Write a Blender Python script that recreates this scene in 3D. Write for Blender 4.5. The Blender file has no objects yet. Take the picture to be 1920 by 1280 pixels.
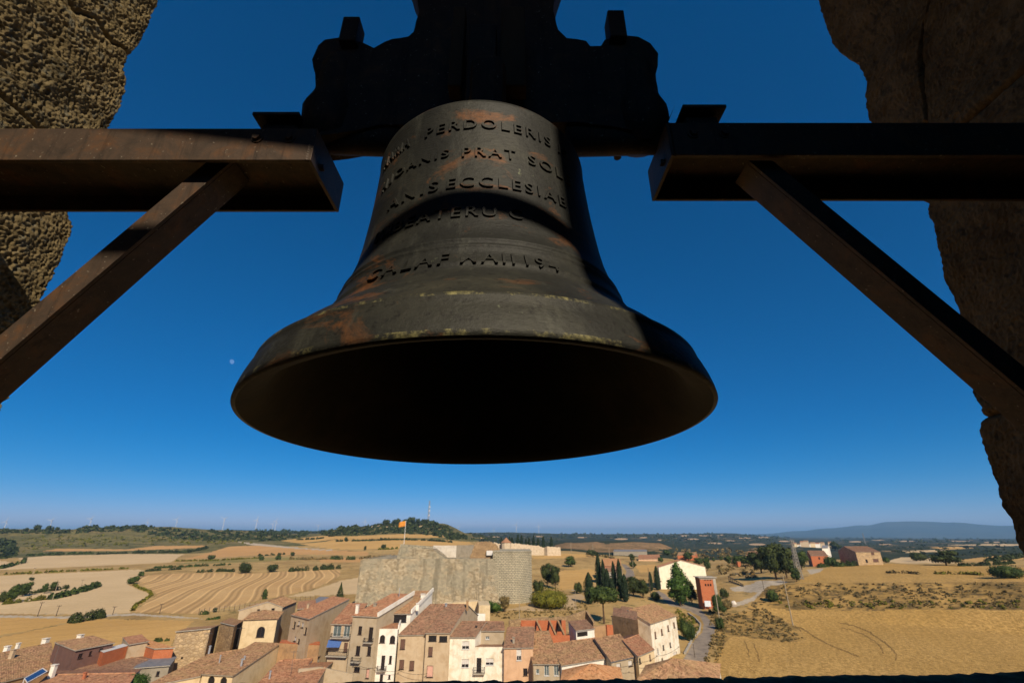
import bpy, math, random
import numpy as np
from mathutils import Vector, noise
random.seed(7)
RNG = np.random.default_rng(11)
S = bpy.context.scene
COL = S.collection
# ------------------------------------------------------------------ camera, sky, sun, exposure
PITCH = math.radians(22.9)
FOC = 16.0 / 36.0 * 1920.0
cam = bpy.data.cameras.new('camera')
camo = bpy.data.objects.new('camera', cam)
COL.objects.link(camo)
cam.lens = 16.0
cam.sensor_width = 36.0
cam.clip_start = 0.02
cam.clip_end = 90000.0
camo.rotation_euler = (math.radians(90) + PITCH, 0, 0)
cam.dof.use_dof = True
cam.dof.focus_distance = 0.85
cam.dof.aperture_fstop = 11.0
S.camera = camo

HAZE_D = 6.6e-5
SUN_EL, SUN_AZ = math.radians(35.0), math.radians(160.0)   # azimuth clockwise from +Y
wld = bpy.data.worlds.new("World")
S.world = wld
wld.use_nodes = True
wn = wld.node_tree
bg = wn.nodes['Background']
sky = wn.nodes.new('ShaderNodeTexSky')
sky.sky_type = 'NISHITA'
sky.sun_disc = False
sky.sun_elevation = SUN_EL
sky.sun_rotation = SUN_AZ
sky.altitude = 1500
sky.air_density = 0.6
sky.dust_density = 0.6
sky.ozone_density = 6
gam = wn.nodes.new('ShaderNodeGamma')
gam.inputs[1].default_value = 0.72
hsv = wn.nodes.new('ShaderNodeHueSaturation')
hsv.inputs['Hue'].default_value = 0.502
hsv.inputs['Saturation'].default_value = 1.5
wn.links.new(sky.outputs[0], gam.inputs[0])
wn.links.new(gam.outputs[0], hsv.inputs['Color'])
# the clear polarised blue of the photograph: red falls off faster than blue
sepc = wn.nodes.new('ShaderNodeSeparateColor'); comc = wn.nodes.new('ShaderNodeCombineColor')
pw = wn.nodes.new('ShaderNodeMath'); pw.operation = 'POWER'; pw.inputs[1].default_value = 1.5
mu = wn.nodes.new('ShaderNodeMath'); mu.operation = 'MULTIPLY'; mu.inputs[1].default_value = 1.12
wn.links.new(hsv.outputs[0], sepc.inputs[0])
wn.links.new(sepc.outputs[0], pw.inputs[0]); wn.links.new(pw.outputs[0], mu.inputs[0])
wn.links.new(mu.outputs[0], comc.inputs[0]); wn.links.new(sepc.outputs[1], comc.inputs[1]); wn.links.new(sepc.outputs[2], comc.inputs[2])
wn.links.new(comc.outputs[0], bg.inputs[0])
bg.inputs[1].default_value = 0.140
sun = bpy.data.lights.new('sun', 'SUN')
sun.energy = 5.0
sun.angle = math.radians(0.53)
sun.color = (1.0, 0.86, 0.68)
suno = bpy.data.objects.new('sun', sun)
COL.objects.link(suno)
SUND = Vector((math.sin(SUN_AZ) * math.cos(SUN_EL), math.cos(SUN_AZ) * math.cos(SUN_EL), math.sin(SUN_EL)))
suno.rotation_euler = SUND.to_track_quat('Z', 'Y').to_euler()
S.view_settings.view_transform = 'Standard'
S.view_settings.look = 'None'
S.view_settings.exposure = 0.18
S.view_settings.gamma = 1.0
S.view_settings.use_curve_mapping = False
S.render.engine = 'CYCLES'
S.cycles.max_bounces = 6
S.cycles.diffuse_bounces = 3
S.cycles.glossy_bounces = 2
S.cycles.transparent_max_bounces = 12
S.cycles.volume_bounces = 0
S.cycles.use_denoising = True

# ------------------------------------------------------------------ sight lines of the photograph
CP, SP = math.cos(PITCH), math.sin(PITCH)
def ray(px, py):
    a = (px - 960.0) / FOC
    u = (640.0 - py) / FOC
    return Vector((a, CP - u * SP, SP + u * CP))
def at_y(px, py, y):
    d = ray(px, py)
    return d * (y / d.y)
def at_x(px, py, x):
    d = ray(px, py)
    return d * (x / d.x)
def at_z(px, py, z):
    d = ray(px, py)
    return d * (z / d.z)
def at_r(px, py, r):
    d = ray(px, py)
    return d * (r / math.hypot(d.x, d.y))
def pxm(P):                                    # photo pixels per metre at a point
    return FOC / (P[1] * CP + P[2] * SP)
def project(X, Y, Z):
    d = Y * CP + Z * SP
    return 960 + FOC * X / d, 640 - FOC * (-Y * SP + Z * CP) / d

# ------------------------------------------------------------------ objects
def empty(name, loc, label=None, cat=None, group=None):
    o = bpy.data.objects.new(name, None)
    o.empty_display_size = 0.2
    COL.objects.link(o)
    o.location = loc
    return tag(o, label, cat, group)
def tag(o, label=None, cat=None, group=None, kind=None):
    if label: o['label'] = label
    if cat: o['category'] = cat
    if group: o['group'] = group
    if kind: o['kind'] = kind
    return o
class MB:
    def __init__(s, origin=(0, 0, 0)):
        s.o = Vector(origin); s.v = []; s.f = []; s.m = []; s.uv = {}
    def add(s, vs, fs, mi=0, uvs=None):
        n = len(s.v)
        s.v += [Vector(p) - s.o for p in vs]
        for k, f in enumerate(fs):
            s.f.append(tuple(i + n for i in f)); s.m.append(mi)
            if uvs: s.uv[len(s.f) - 1] = [uvs[i] for i in f]
    def quad(s, a, b, c, d, mi=0): s.add([a, b, c, d], [(0, 1, 2, 3)], mi)
    def box(s, c, sz, ax=None, mi=0):
        ax = ax or (Vector((1, 0, 0)), Vector((0, 1, 0)), Vector((0, 0, 1)))
        c = Vector(c)
        vs = [c + ax[0] * (i * sz[0] / 2) + ax[1] * (j * sz[1] / 2) + ax[2] * (k * sz[2] / 2)
              for i in (-1, 1) for j in (-1, 1) for k in (-1, 1)]
        s.add(vs, [(0, 1, 3, 2), (4, 6, 7, 5), (0, 4, 5, 1), (2, 3, 7, 6), (0, 2, 6, 4), (1, 5, 7, 3)], mi)
    def bar(s, a, b, w, h=None, mi=0, up=(0, 0, 1)):
        a, b = Vector(a), Vector(b)
        d = (b - a); L = d.length; d.normalize()
        upv = Vector(up)
        if abs(d.dot(upv)) > .98: upv = Vector((0, 1, 0))
        x = d.cross(upv).normalized(); z = x.cross(d)
        s.box((a + b) / 2, (w, L, h or w), (x, d, z), mi)
    def prism(s, loop, ext, mi=0):             # loop of points pushed along ext
        n = len(loop); ext = Vector(ext)
        loop = [Vector(p) for p in loop]
        vs = loop + [p + ext for p in loop]
        fs = [tuple(range(n))[::-1], tuple(range(n, 2 * n))] + [(i, (i + 1) % n, n + (i + 1) % n, n + i) for i in range(n)]
        s.add(vs, fs, mi)
    def tube(s, a, b, r0, r1=None, n=8, mi=0, cap=True):
        a, b = Vector(a), Vector(b); r1 = r0 if r1 is None else r1
        d = (b - a).normalized()
        x = d.orthogonal().normalized(); y = d.cross(x)
        vs = []
        for (p, r) in ((a, r0), (b, r1)):
            for i in range(n):
                t = 2 * math.pi * i / n
                vs.append(p + x * (r * math.cos(t)) + y * (r * math.sin(t)))
        fs = [(i, (i + 1) % n, n + (i + 1) % n, n + i) for i in range(n)]
        if cap: fs += [tuple(range(n))[::-1], tuple(range(n, 2 * n))]
        s.add(vs, fs, mi)
    def lathe(s, c, prof, n=16, mi=0, a0=0, a1=2 * math.pi, ax=None):
        c = Vector(c); full = abs(a1 - a0 - 2 * math.pi) < 1e-6
        ax = ax or (Vector((1, 0, 0)), Vector((0, 1, 0)), Vector((0, 0, 1)))
        k = n if full else n + 1
        vs = []
        for (r, z) in prof:
            for i in range(k):
                t = a0 + (a1 - a0) * i / n
                vs.append(c + ax[0] * (r * math.cos(t)) + ax[1] * (r * math.sin(t)) + ax[2] * z)
        fs = []
        for j in range(len(prof) - 1):
            for i in range(n):
                i2 = (i + 1) % k
                fs.append((j * k + i, j * k + i2, (j + 1) * k + i2, (j + 1) * k + i))
        s.add(vs, fs, mi)
    def build(s, name, mats, parent=None, smooth=False, label=None, kind=None, bevel=0):
        me = bpy.data.meshes.new(name)
        me.from_pydata([tuple(v) for v in s.v], [], s.f)
        for m in (mats if isinstance(mats, (list, tuple)) else [mats]): me.materials.append(m)
        if any(s.m): me.polygons.foreach_set('material_index', s.m)
        if s.uv:
            ul = me.uv_layers.new(name='UVMap')
            for p in me.polygons:
                q = s.uv.get(p.index)
                if q:
                    for li, uv in zip(p.loop_indices, q): ul.data[li].uv = uv
        if smooth: me.polygons.foreach_set('use_smooth', [True] * len(me.polygons))
        me.update()
        o = bpy.data.objects.new(name, me)
        COL.objects.link(o)
        if parent: o.parent = parent
        else: o.location = s.o
        if label: o['label'] = label
        if kind: o['kind'] = kind
        if bevel:
            b = o.modifiers.new('edge', 'BEVEL'); b.width = bevel; b.segments = 2; b.limit_method = 'ANGLE'
        return o
def grid_mesh(name, V, F, mats, mi=None, parent=None, smooth=True):
    me = bpy.data.meshes.new(name)
    V = np.asarray(V, np.float32); F = np.asarray(F, np.int32)
    me.vertices.add(len(V)); me.vertices.foreach_set('co', V.ravel())
    me.loops.add(F.size); me.loops.foreach_set('vertex_index', F.ravel())
    me.polygons.add(len(F))
    me.polygons.foreach_set('loop_start', np.arange(0, F.size, F.shape[1], dtype=np.int32))
    for m in (mats if isinstance(mats, (list, tuple)) else [mats]): me.materials.append(m)
    if mi is not None: me.polygons.foreach_set('material_index', np.asarray(mi, np.int32))
    if smooth: me.polygons.foreach_set('use_smooth', np.ones(len(F), bool))
    me.update(calc_edges=True)
    o = bpy.data.objects.new(name, me)
    COL.objects.link(o)
    if parent: o.parent = parent
    return o

# ------------------------------------------------------------------ materials
def srgb(r, g, b):
    f = lambda c: (c / 255 / 12.92) if c / 255 <= .04045 else ((c / 255 + .055) / 1.055) ** 2.4
    return (f(r), f(g), f(b), 1.0)
def new_mat(name, rough=.9, metal=0.0, spec=.25):
    m = bpy.data.materials.new(name); m.use_nodes = True
    p = m.node_tree.nodes['Principled BSDF']
    p.inputs['Roughness'].default_value = rough
    p.inputs['Metallic'].default_value = metal
    p.inputs['Specular IOR Level'].default_value = spec
    return m, m.node_tree, p
def ramp(nt, src, stops):
    r = nt.nodes.new('ShaderNodeValToRGB')
    e = r.color_ramp.elements
    while len(e) < len(stops): e.new(.5)
    for k, (pos, c) in enumerate(stops):
        e[k].position = pos
        e[k].color = c if len(c) == 4 else (*c, 1)
    nt.links.new(src, r.inputs[0])
    return r.outputs[0]
def coords(nt, scale=(1, 1, 1), kind='Object', rot=(0, 0, 0)):
    t = nt.nodes.new('ShaderNodeTexCoord')
    m = nt.nodes.new('ShaderNodeMapping')
    m.inputs['Scale'].default_value = scale
    m.inputs['Rotation'].default_value = rot
    nt.links.new(t.outputs[kind], m.inputs[0])
    return m.outputs[0]
def noise_tex(nt, vec, scale, detail=5, rough=.6, dist=0):
    n = nt.nodes.new('ShaderNodeTexNoise')
    n.inputs['Scale'].default_value = scale
    n.inputs['Detail'].default_value = detail
    n.inputs['Roughness'].default_value = rough
    n.inputs['Distortion'].default_value = dist
    nt.links.new(vec, n.inputs['Vector'])
    return n.outputs[0]
def mix(nt, fac, a, b, mode='MIX'):
    x = nt.nodes.new('ShaderNodeMix'); x.data_type = 'RGBA'; x.blend_type = mode
    for k, v in ((0, fac), (6, a), (7, b)):
        if isinstance(v, (int, float)): x.inputs[k].default_value = v
        elif isinstance(v, tuple): x.inputs[k].default_value = v if len(v) == 4 else (*v, 1)
        else: nt.links.new(v, x.inputs[k])
    return x.outputs[2]
def bump(nt, p, h, strength=.5, dist=.02, prev=None):
    b = nt.nodes.new('ShaderNodeBump')
    b.inputs['Strength'].default_value = strength
    b.inputs['Distance'].default_value = dist
    nt.links.new(h, b.inputs['Height'])
    if prev is not None: nt.links.new(prev, b.inputs['Normal'])
    nt.links.new(b.outputs[0], p.inputs['Normal'])
    return b.outputs[0]
def noisy(name, cols, scale=1.0, rough=.9, stretch=(1, 1, 1), bmp=0, bdist=.02, bscale=None, metal=0, spec=.25, detail=6):
    m, nt, p = new_mat(name, rough, metal, spec)
    v = coords(nt, stretch)
    n = noise_tex(nt, v, scale, detail)
    k = len(cols)
    c = ramp(nt, n, [(.3 + .4 * i / max(1, k - 1), cc) for i, cc in enumerate(cols)])
    nt.links.new(c, p.inputs['Base Color'])
    if bmp: bump(nt, p, noise_tex(nt, v, bscale or scale * 6, 5), bmp, bdist)
    return m
def plain(name, c, rough=.7, metal=0, spec=.3):
    m, nt, p = new_mat(name, rough, metal, spec)
    v = coords(nt)
    n = noise_tex(nt, v, 3.0, 3)
    d = tuple(x * .82 for x in c[:3]) + (1,)
    nt.links.new(ramp(nt, n, [(.35, d), (.65, c)]), p.inputs['Base Color'])
    return m
def plaster(name, base, stain, dirt=.5, grime=.45):
    m, nt, p = new_mat(name, .92)
    v = coords(nt)
    n1 = noise_tex(nt, v, .7, 7, .62, .4)
    st = coords(nt, (1.6, 1.6, .22))
    n2 = noise_tex(nt, st, 1.3, 6, .6)
    c = mix(nt, ramp(nt, n1, [(grime, (0, 0, 0)), (grime + .25, (1, 1, 1))]), base, stain)
    d = tuple(x * .55 for x in stain[:3]) + (1,)
    f2 = ramp(nt, n2, [(.55, (0, 0, 0)), (.8, (dirt, dirt, dirt))])
    c = mix(nt, f2, c, d)
    nt.links.new(c, p.inputs['Base Color'])
    bump(nt, p, noise_tex(nt, v, 9, 4), .25, .03)
    return m
def rubble(name, cols, joint, sc=(2.2, 2.2, 3.6), warp=.25):
    m, nt, p = new_mat(name, .95)
    v = coords(nt, sc)
    vo = nt.nodes.new('ShaderNodeTexVoronoi'); vo.inputs['Scale'].default_value = 1
    nz = nt.nodes.new('ShaderNodeTexNoise'); nz.inputs['Scale'].default_value = 1.2
    nt.links.new(v, nz.inputs['Vector'])
    vv = mix(nt, warp, v, nz.outputs[1])
    nt.links.new(vv, vo.inputs['Vector'])
    v2 = nt.nodes.new('ShaderNodeTexVoronoi'); v2.feature = 'DISTANCE_TO_EDGE'; v2.inputs['Scale'].default_value = 1
    nt.links.new(vv, v2.inputs['Vector'])
    sep = nt.nodes.new('ShaderNodeSeparateColor'); nt.links.new(vo.outputs['Color'], sep.inputs[0])
    k = len(cols)
    c = ramp(nt, sep.outputs[0], [(i / max(1, k - 1), cc) for i, cc in enumerate(cols)])
    big = noise_tex(nt, coords(nt, (.25, .25, .4)), 1.0, 6)
    c = mix(nt, ramp(nt, big, [(.42, (0, 0, 0)), (.68, (.6, .6, .6))]), c, tuple(x * .6 for x in cols[0][:3]) + (1,))
    f = ramp(nt, v2.outputs[0], [(.02, (1, 1, 1)), (.1, (0, 0, 0))])
    c = mix(nt, f, c, joint)
    nt.links.new(c, p.inputs['Base Color'])
    h = ramp(nt, v2.outputs[0], [(0, (0, 0, 0)), (.25, (1, 1, 1))])
    bump(nt, p, h, .8, .06)
    return m
def roof_mat(name, cols, lichen, amount=.5):
    m, nt, p = new_mat(name, .9)
    t = nt.nodes.new('ShaderNodeTexCoord')
    sx = nt.nodes.new('ShaderNodeMapping'); sx.inputs['Scale'].default_value = (1 / .26, 1 / .42, 1)
    nt.links.new(t.outputs['UV'], sx.inputs[0])
    fl = nt.nodes.new('ShaderNodeVectorMath'); fl.operation = 'FLOOR'
    nt.links.new(sx.outputs[0], fl.inputs[0])
    wn_ = nt.nodes.new('ShaderNodeTexWhiteNoise'); wn_.noise_dimensions = '2D'
    nt.links.new(fl.outputs[0], wn_.inputs['Vector'])
    k = len(cols)
    c = ramp(nt, wn_.outputs['Value'], [(i / (k - 1), cc) for i, cc in enumerate(cols)])
    n = noise_tex(nt, coords(nt), .55, 7, .65)
    c = mix(nt, ramp(nt, n, [(.4, (0, 0, 0)), (.7, (amount, amount, amount))]), c, lichen)
    n3 = noise_tex(nt, coords(nt), 1.9, 5, .7)
    c = mix(nt, ramp(nt, n3, [(.5, (0, 0, 0)), (.66, (.85, .85, .85))]), c, tuple(x * .38 for x in cols[0][:3]) + (1,))
    n4 = noise_tex(nt, coords(nt, (1, 1, 1), rot=(.3, .2, .9)), 1.3, 5, .7)
    c = mix(nt, ramp(nt, n4, [(.55, (0, 0, 0)), (.68, (.7, .7, .7))]), c, tuple(min(.8, x * 1.25) for x in cols[2][:3]) + (1,))
    nt.links.new(c, p.inputs['Base Color'])
    fr = nt.nodes.new('ShaderNodeVectorMath'); fr.operation = 'FRACTION'
    nt.links.new(sx.outputs[0], fr.inputs[0])
    se = nt.nodes.new('ShaderNodeSeparateXYZ'); nt.links.new(fr.outputs[0], se.inputs[0])
    bump(nt, p, se.outputs[1], .8, .05)
    return m
def leaf_mat(name, dark, mid, light):
    m, nt, p = new_mat(name, .75, 0, .2)
    g = nt.nodes.new('ShaderNodeNewGeometry')
    c = ramp(nt, g.outputs['Random Per Island'], [(0, dark), (.5, mid), (1, light)])
    n = noise_tex(nt, coords(nt), .55, 4, .6)
    c = mix(nt, ramp(nt, n, [(.42, (.7, .7, .7)), (.58, (0, 0, 0))]), c, dark)
    c = mix(nt, ramp(nt, n, [(.55, (0, 0, 0)), (.7, (.6, .6, .6))]), c, light)
    nt.links.new(c, p.inputs['Base Color'])
    return m

# ================================================================== THE BELFRY
# ---- materials
def bronze():
    m, nt, p = new_mat('weathered_bronze', .62, .35, .35)
    v = coords(nt)
    n1 = noise_tex(nt, v, 5, 8, .65, .6)
    c = ramp(nt, n1, [(.28, srgb(25, 26, 24)), (.48, srgb(37, 38, 34)), (.62, srgb(48, 48, 41)), (.78, srgb(68, 65, 53))])
    n2 = noise_tex(nt, coords(nt, (1, 1, 1.6)), 7.5, 9, .68, .8)
    rust = ramp(nt, n2, [(.57, (0, 0, 0)), (.62, (.3, .3, .3)), (.74, (.9, .9, .9))])
    c = mix(nt, rust, c, srgb(112, 70, 34))
    stk = noise_tex(nt, coords(nt, (1, 1, .12)), 22, 6, .7)
    c = mix(nt, ramp(nt, stk, [(.56, (0, 0, 0)), (.72, (.45, .45, .45))]), c, srgb(78, 79, 70))
    pit = noise_tex(nt, v, 70, 6, .75)
    c = mix(nt, ramp(nt, pit, [(.34, (.75, .75, .75)), (.46, (0, 0, 0))]), c, srgb(18, 17, 16))
    n3 = noise_tex(nt, coords(nt, (1, 1, .6)), 38, 5, .7)
    c = mix(nt, ramp(nt, n3, [(.68, (0, 0, 0)), (.76, (.7, .7, .7))]), c, srgb(120, 126, 100))
    # lichen lines on the two raised rings of the sound bow
    se = nt.nodes.new('ShaderNodeSeparateXYZ'); nt.links.new(v, se.inputs[0])
    def band(z, w):
        a = nt.nodes.new('ShaderNodeMath'); a.operation = 'SUBTRACT'; nt.links.new(se.outputs[2], a.inputs[0]); a.inputs[1].default_value = z
        b = nt.nodes.new('ShaderNodeMath'); b.operation = 'ABSOLUTE'; nt.links.new(a.outputs[0], b.inputs[0])
        d = nt.nodes.new('ShaderNodeMath'); d.operation = 'LESS_THAN'; nt.links.new(b.outputs[0], d.inputs[0]); d.inputs[1].default_value = w
        return d.outputs[0]
    n4 = ramp(nt, noise_tex(nt, v, 24, 8, .75), [(.5, (0, 0, 0)), (.62, (.8, .8, .8))])
    for z, w in ((-.723, .005), (-.795, .005)):
        f = nt.nodes.new('ShaderNodeMath'); f.operation = 'MULTIPLY'
        nt.links.new(band(z, w), f.inputs[0]); nt.links.new(n4, f.inputs[1])
        c = mix(nt, f.outputs[0], c, srgb(132, 126, 82))
    nt.links.new(c, p.inputs['Base Color'])
    b1 = bump(nt, p, noise_tex(nt, coords(nt, (1, 1, 3)), 60, 5), .3, .004)
    bump(nt, p, noise_tex(nt, v, 24, 6, .7), .35, .006, b1)
    return m
M_BRONZE = bronze()
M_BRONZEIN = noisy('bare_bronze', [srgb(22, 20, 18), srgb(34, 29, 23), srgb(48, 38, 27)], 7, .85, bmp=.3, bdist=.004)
def rusty(name, a, b, c, rough=.6, metal=.3):
    m, nt, p = new_mat(name, rough, metal, .3)
    v = coords(nt)
    n = noise_tex(nt, v, 9, 9, .72, .7)
    col = ramp(nt, n, [(.3, a), (.52, b), (.72, c)])
    stk = noise_tex(nt, coords(nt, (1, 1, .08)), 30, 5, .7)
    col = mix(nt, ramp(nt, stk, [(.52, (0, 0, 0)), (.68, (.6, .6, .6))]), col, tuple(x * .45 for x in a[:3]) + (1,))
    n2 = noise_tex(nt, v, 90, 3, .6)
    col = mix(nt, ramp(nt, n2, [(.66, (0, 0, 0)), (.72, (.6, .6, .6))]), col, srgb(150, 140, 120))
    nt.links.new(col, p.inputs['Base Color'])
    bump(nt, p, noise_tex(nt, v, 45, 5), .3, .004)
    return m
M_STEEL = rusty('rusty_steel', srgb(52, 45, 38), srgb(74, 60, 48), srgb(100, 68, 41))
M_YOKE = rusty('blackened_iron', srgb(40, 33, 28), srgb(56, 44, 34), srgb(86, 58, 36), .8, .1)
M_WOODBLK = noisy('old_oak', [srgb(52, 38, 26), srgb(84, 60, 38)], 6, .9, (1, 1, .2), .4, .01)
def jamb_stone(name, cols, pit):
    m, nt, p = new_mat(name, .97, 0, .1)
    v = coords(nt)
    n = noise_tex(nt, v, 9, 9, .7, .3)
    c = ramp(nt, n, [(.3, cols[0]), (.5, cols[1]), (.7, cols[2])])
    n2 = noise_tex(nt, v, 26, 5, .6)
    c = mix(nt, ramp(nt, n2, [(.56, (0, 0, 0)), (.66, (.7, .7, .7))]), c, cols[3])
    nt.links.new(c, p.inputs['Base Color'])
    b = bump(nt, p, noise_tex(nt, v, 75, 6, .75), pit, .012)
    bump(nt, p, noise_tex(nt, v, 14, 6, .6), pit * .8, .03, b)
    return m
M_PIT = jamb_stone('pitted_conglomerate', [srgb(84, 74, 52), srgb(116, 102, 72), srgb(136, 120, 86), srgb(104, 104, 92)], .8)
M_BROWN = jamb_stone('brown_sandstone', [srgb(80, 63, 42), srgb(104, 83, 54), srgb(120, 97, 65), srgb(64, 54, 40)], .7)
M_SILL = jamb_stone('sill_stone', [srgb(48, 44, 36), srgb(74, 68, 48), srgb(92, 86, 56), srgb(116, 104, 52)], .6)
M_WALLIN = noisy('belfry_masonry', [srgb(58, 49, 38), srgb(82, 70, 54)], 2, .95, bmp=.5, bdist=.03)

# ---- the bell
BELL = Vector((-.0872, 1.0536, .2229 + .8)); BTL, BRL = -.0234, -.0248
PK = [(0, .5), (.012, .4985), (.03, .494), (.05, .487), (.066, .4795), (.07, .480), (.078, .478), (.083, .470), (.1, .454), (.12, .436),
      (.14, .415), (.16, .3935), (.18, .3765), (.196, .3655), (.2, .366), (.206, .3655), (.21, .3615), (.23, .3535), (.246, .3475), (.249, .349),
      (.253, .349), (.256, .3445), (.264, .342), (.267, .3435), (.271, .3435), (.274, .3395), (.31, .327), (.35, .3165), (.4, .3085), (.45, .303), (.5, .298),
      (.55, .294), (.60, .291), (.66, .288), (.69, .287), (.70, .2885), (.706, .287), (.718, .280), (.732, .264), (.742, .236), (.748, .18), (.75, .09)]
PZ = np.array([k[0] for k in PK]); PR = np.array([k[1] for k in PK])
def RB(z): return float(np.interp(z, PZ, PR))
from mathutils import Matrix
BM = Matrix.Translation(BELL) @ Matrix.Rotation(BRL, 4, 'Y') @ Matrix.Rotation(BTL, 4, 'X')
BMI = BM.inverted()
def bell_hit(px, py):
    o = BMI @ Vector((0, 0, 0)); d = (BMI.to_3x3() @ ray(px, py)).normalized()
    t = .3
    while t < 2.2:
        q = o + d * t; z = q.z + .8
        if 0 <= z <= .75 and math.hypot(q.x, q.y) < RB(z): return math.atan2(q.x, -q.y), z
        t += .001
    return None
bell = empty('bell', BELL, 'large dark bronze church bell with raised inscription and rust patches', 'bell')
bell.rotation_euler = (BTL, BRL, 0)
b = MB()
outer = [(r, z - .8) for z, r in PK]
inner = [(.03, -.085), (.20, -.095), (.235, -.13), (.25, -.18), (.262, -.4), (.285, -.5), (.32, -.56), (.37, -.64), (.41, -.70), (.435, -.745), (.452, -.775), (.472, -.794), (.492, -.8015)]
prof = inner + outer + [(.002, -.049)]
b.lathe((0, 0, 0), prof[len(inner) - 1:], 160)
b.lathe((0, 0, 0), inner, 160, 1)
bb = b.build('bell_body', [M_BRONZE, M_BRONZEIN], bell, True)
# raised letters, bent round the waist of the bell
def letters(words):
    zrow = None
    for txt, p0, p1 in words:
        h0, h1 = bell_hit(*p0), bell_hit(*p1)
        if not h0 or not h1: continue
        if zrow is None: zrow = words_z[words[0][0]]
        cu = bpy.data.curves.new('t', 'FONT'); cu.body = txt; cu.size = .05; cu.extrude = .5; cu.offset = .0002
        cu.resolution_u = 3; cu.space_character = 1.28
        to = bpy.data.objects.new('t', cu); COL.objects.link(to)
        bpy.context.view_layer.update()
        me = bpy.data.meshes.new_from_object(to.evaluated_get(bpy.context.evaluated_depsgraph_get()))
        vs = [v.co.copy() for v in me.vertices]
        x0 = min(v.x for v in vs); x1 = max(v.x for v in vs)
        y0 = min(v.y for v in vs); y1 = max(v.y for v in vs)
        pos = []
        for v in vs:
            th = h0[0] + (h1[0] - h0[0]) * (v.x - x0) / (x1 - x0)
            z = zrow + ((v.y - y0) / (y1 - y0) - .5) * .030
            r = RB(z) + (.0042 if v.z > 0 else -.004)
            pos.append(Vector((r * math.sin(th), -r * math.cos(th), z - .8)))
        # one object per cast letter: the letters are the islands of the word
        par = {}
        par = list(range(len(vs)))
        def find(i):
            while par[i] != i: par[i] = par[par[i]]; i = par[i]
            return i
        key = {}
        for i, v in enumerate(vs):
            k = (round(v.x, 5), round(v.y, 5))
            if k in key: par[find(i)] = find(key[k])
            key[k] = i
        for p in me.polygons:
            q = list(p.vertices)
            for i in q[1:]: par[find(i)] = find(q[0])
        isl = {}
        me.calc_loop_triangles()
        for p in me.loop_triangles: isl.setdefault(find(p.vertices[0]), []).append(tuple(p.vertices))
        for fs in isl.values():
            ids = sorted({i for f in fs for i in f}); mp = {i: n for n, i in enumerate(ids)}
            m = MB(); m.v = [pos[i] for i in ids]; m.f = [tuple(mp[i] for i in f) for f in fs]; m.m = [0] * len(m.f)
            m.build('letter', M_BRONZE, bell)
        bpy.data.objects.remove(to); bpy.data.curves.remove(cu); bpy.data.meshes.remove(me)
words_z = {}
for row in ([('PERDOLERIS', (800, 247), (1030, 262)), ('MARIA', (727, 290), (772, 255)), ('JO', (1046, 290), (1064, 308))],
            [('PRAT', (867, 290), (966, 292)), ('JOANIS', (732, 342), (842, 293)), ('SOLE', (990, 302), (1066, 335)), ('M', (718, 362), (727, 348))],
            [('ECCLESIAE', (838, 350), (1058, 382)), ('ANIS', (727, 400), (822, 355))],
            [('BEATERU', (745, 418), (930, 397)), ('DOM', (700, 465), (738, 425)), ('C', (954, 401), (978, 404))],
            [('MAII', (865, 483), (963, 484)), ('CALAF', (700, 510), (842, 484)), ('194', (984, 490), (1044, 500))]):
    h = bell_hit(*{'PERDOLERIS': (905, 234), 'PRAT': (917, 287), 'ECCLESIAE': (920, 343), 'BEATERU': (850, 400), 'MAII': (913, 484)}[row[0][0]])
    words_z[row[0][0]] = h[1]
    letters(row)

# ---- iron headstock (yoke) that carries the bell
yo = empty('bell_yoke', (BELL.x + .03, 1.05, 1.1), 'black iron headstock with lobed arms clamped over the bell', 'yoke')
yl = [(615, 302), (654, 298), (691, 292), (727, 283), (1074, 277), (1118, 283), (1167, 291), (1190, 289), (1231, 289), (1247, 245), (1256, 221), (1250, 195), (1236, 176),
      (1229, 139), (1233, 124), (1233, 101), (1220, 81), (1197, 69), (1175, 66), (1134, 75), (1126, 86), (1107, 86), (1100, 77), (1081, 73), (1062, 71), (1047, 56), (1038, 22),
      (1040, 0), (1052, -40), (1070, -90), (1060, -260), (760, -260), (750, -90), (766, -40), (782, 0), (785, 22), (776, 60), (766, 69), (736, 73), (721, 79), (701, 90), (682, 81), (639, 70), (609, 75), (596, 86), (585, 112), (590, 139),
      (592, 165), (588, 184), (571, 206), (566, 225), (580, 265)]
def ypt(px, py):
    yy = 1.1 if py > 240 else 1.0
    q = at_y(px, py, yy)
    return Vector((q.x, 1.0, q.z))
b = MB(yo.location)
loop = [ypt(*q) for q in yl]
dens = []
for i, q in enumerate(loop):
    nx = loop[(i + 1) % len(loop)]
    k = max(1, int((nx - q).length / .025))
    for j in range(k):
        w = q.lerp(nx, j / k)
        w.x += .004 * noise.noise((w.x * 18, 3, w.z * 18)); w.z += .004 * noise.noise((w.x * 18, 9, w.z * 18))
        dens.append(w)
b.prism(dens, (0, .1, 0))
b.build('yoke_body', M_YOKE, yo, bevel=.014)
for (px, py0, py1, w) in ((660, 48, 84, .05), (1154, 36, 76, .05)):
    m = MB(yo.location)
    t, q = at_y(px, py0, 1.0), at_y(px, py1 + 8, 1.0)
    m.box((q + t) / 2, (w * 1.1, .06, t.z - q.z))
    m.build('clamp_bolt', M_YOKE, yo, bevel=.004)
for (p0, p1) in ((841, 875), (938, 984)):
    m = MB(yo.location)
    a, c = at_y(p0, 178, .93), at_y(p1, 30, .93)
    m.box(((a.x + c.x) / 2, .925, (a.z + c.z) / 2), (c.x - a.x, .05, c.z - a.z))
    m.build('hanger_strap', M_WOODBLK, yo, bevel=.005)
m = MB(yo.location)
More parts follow.
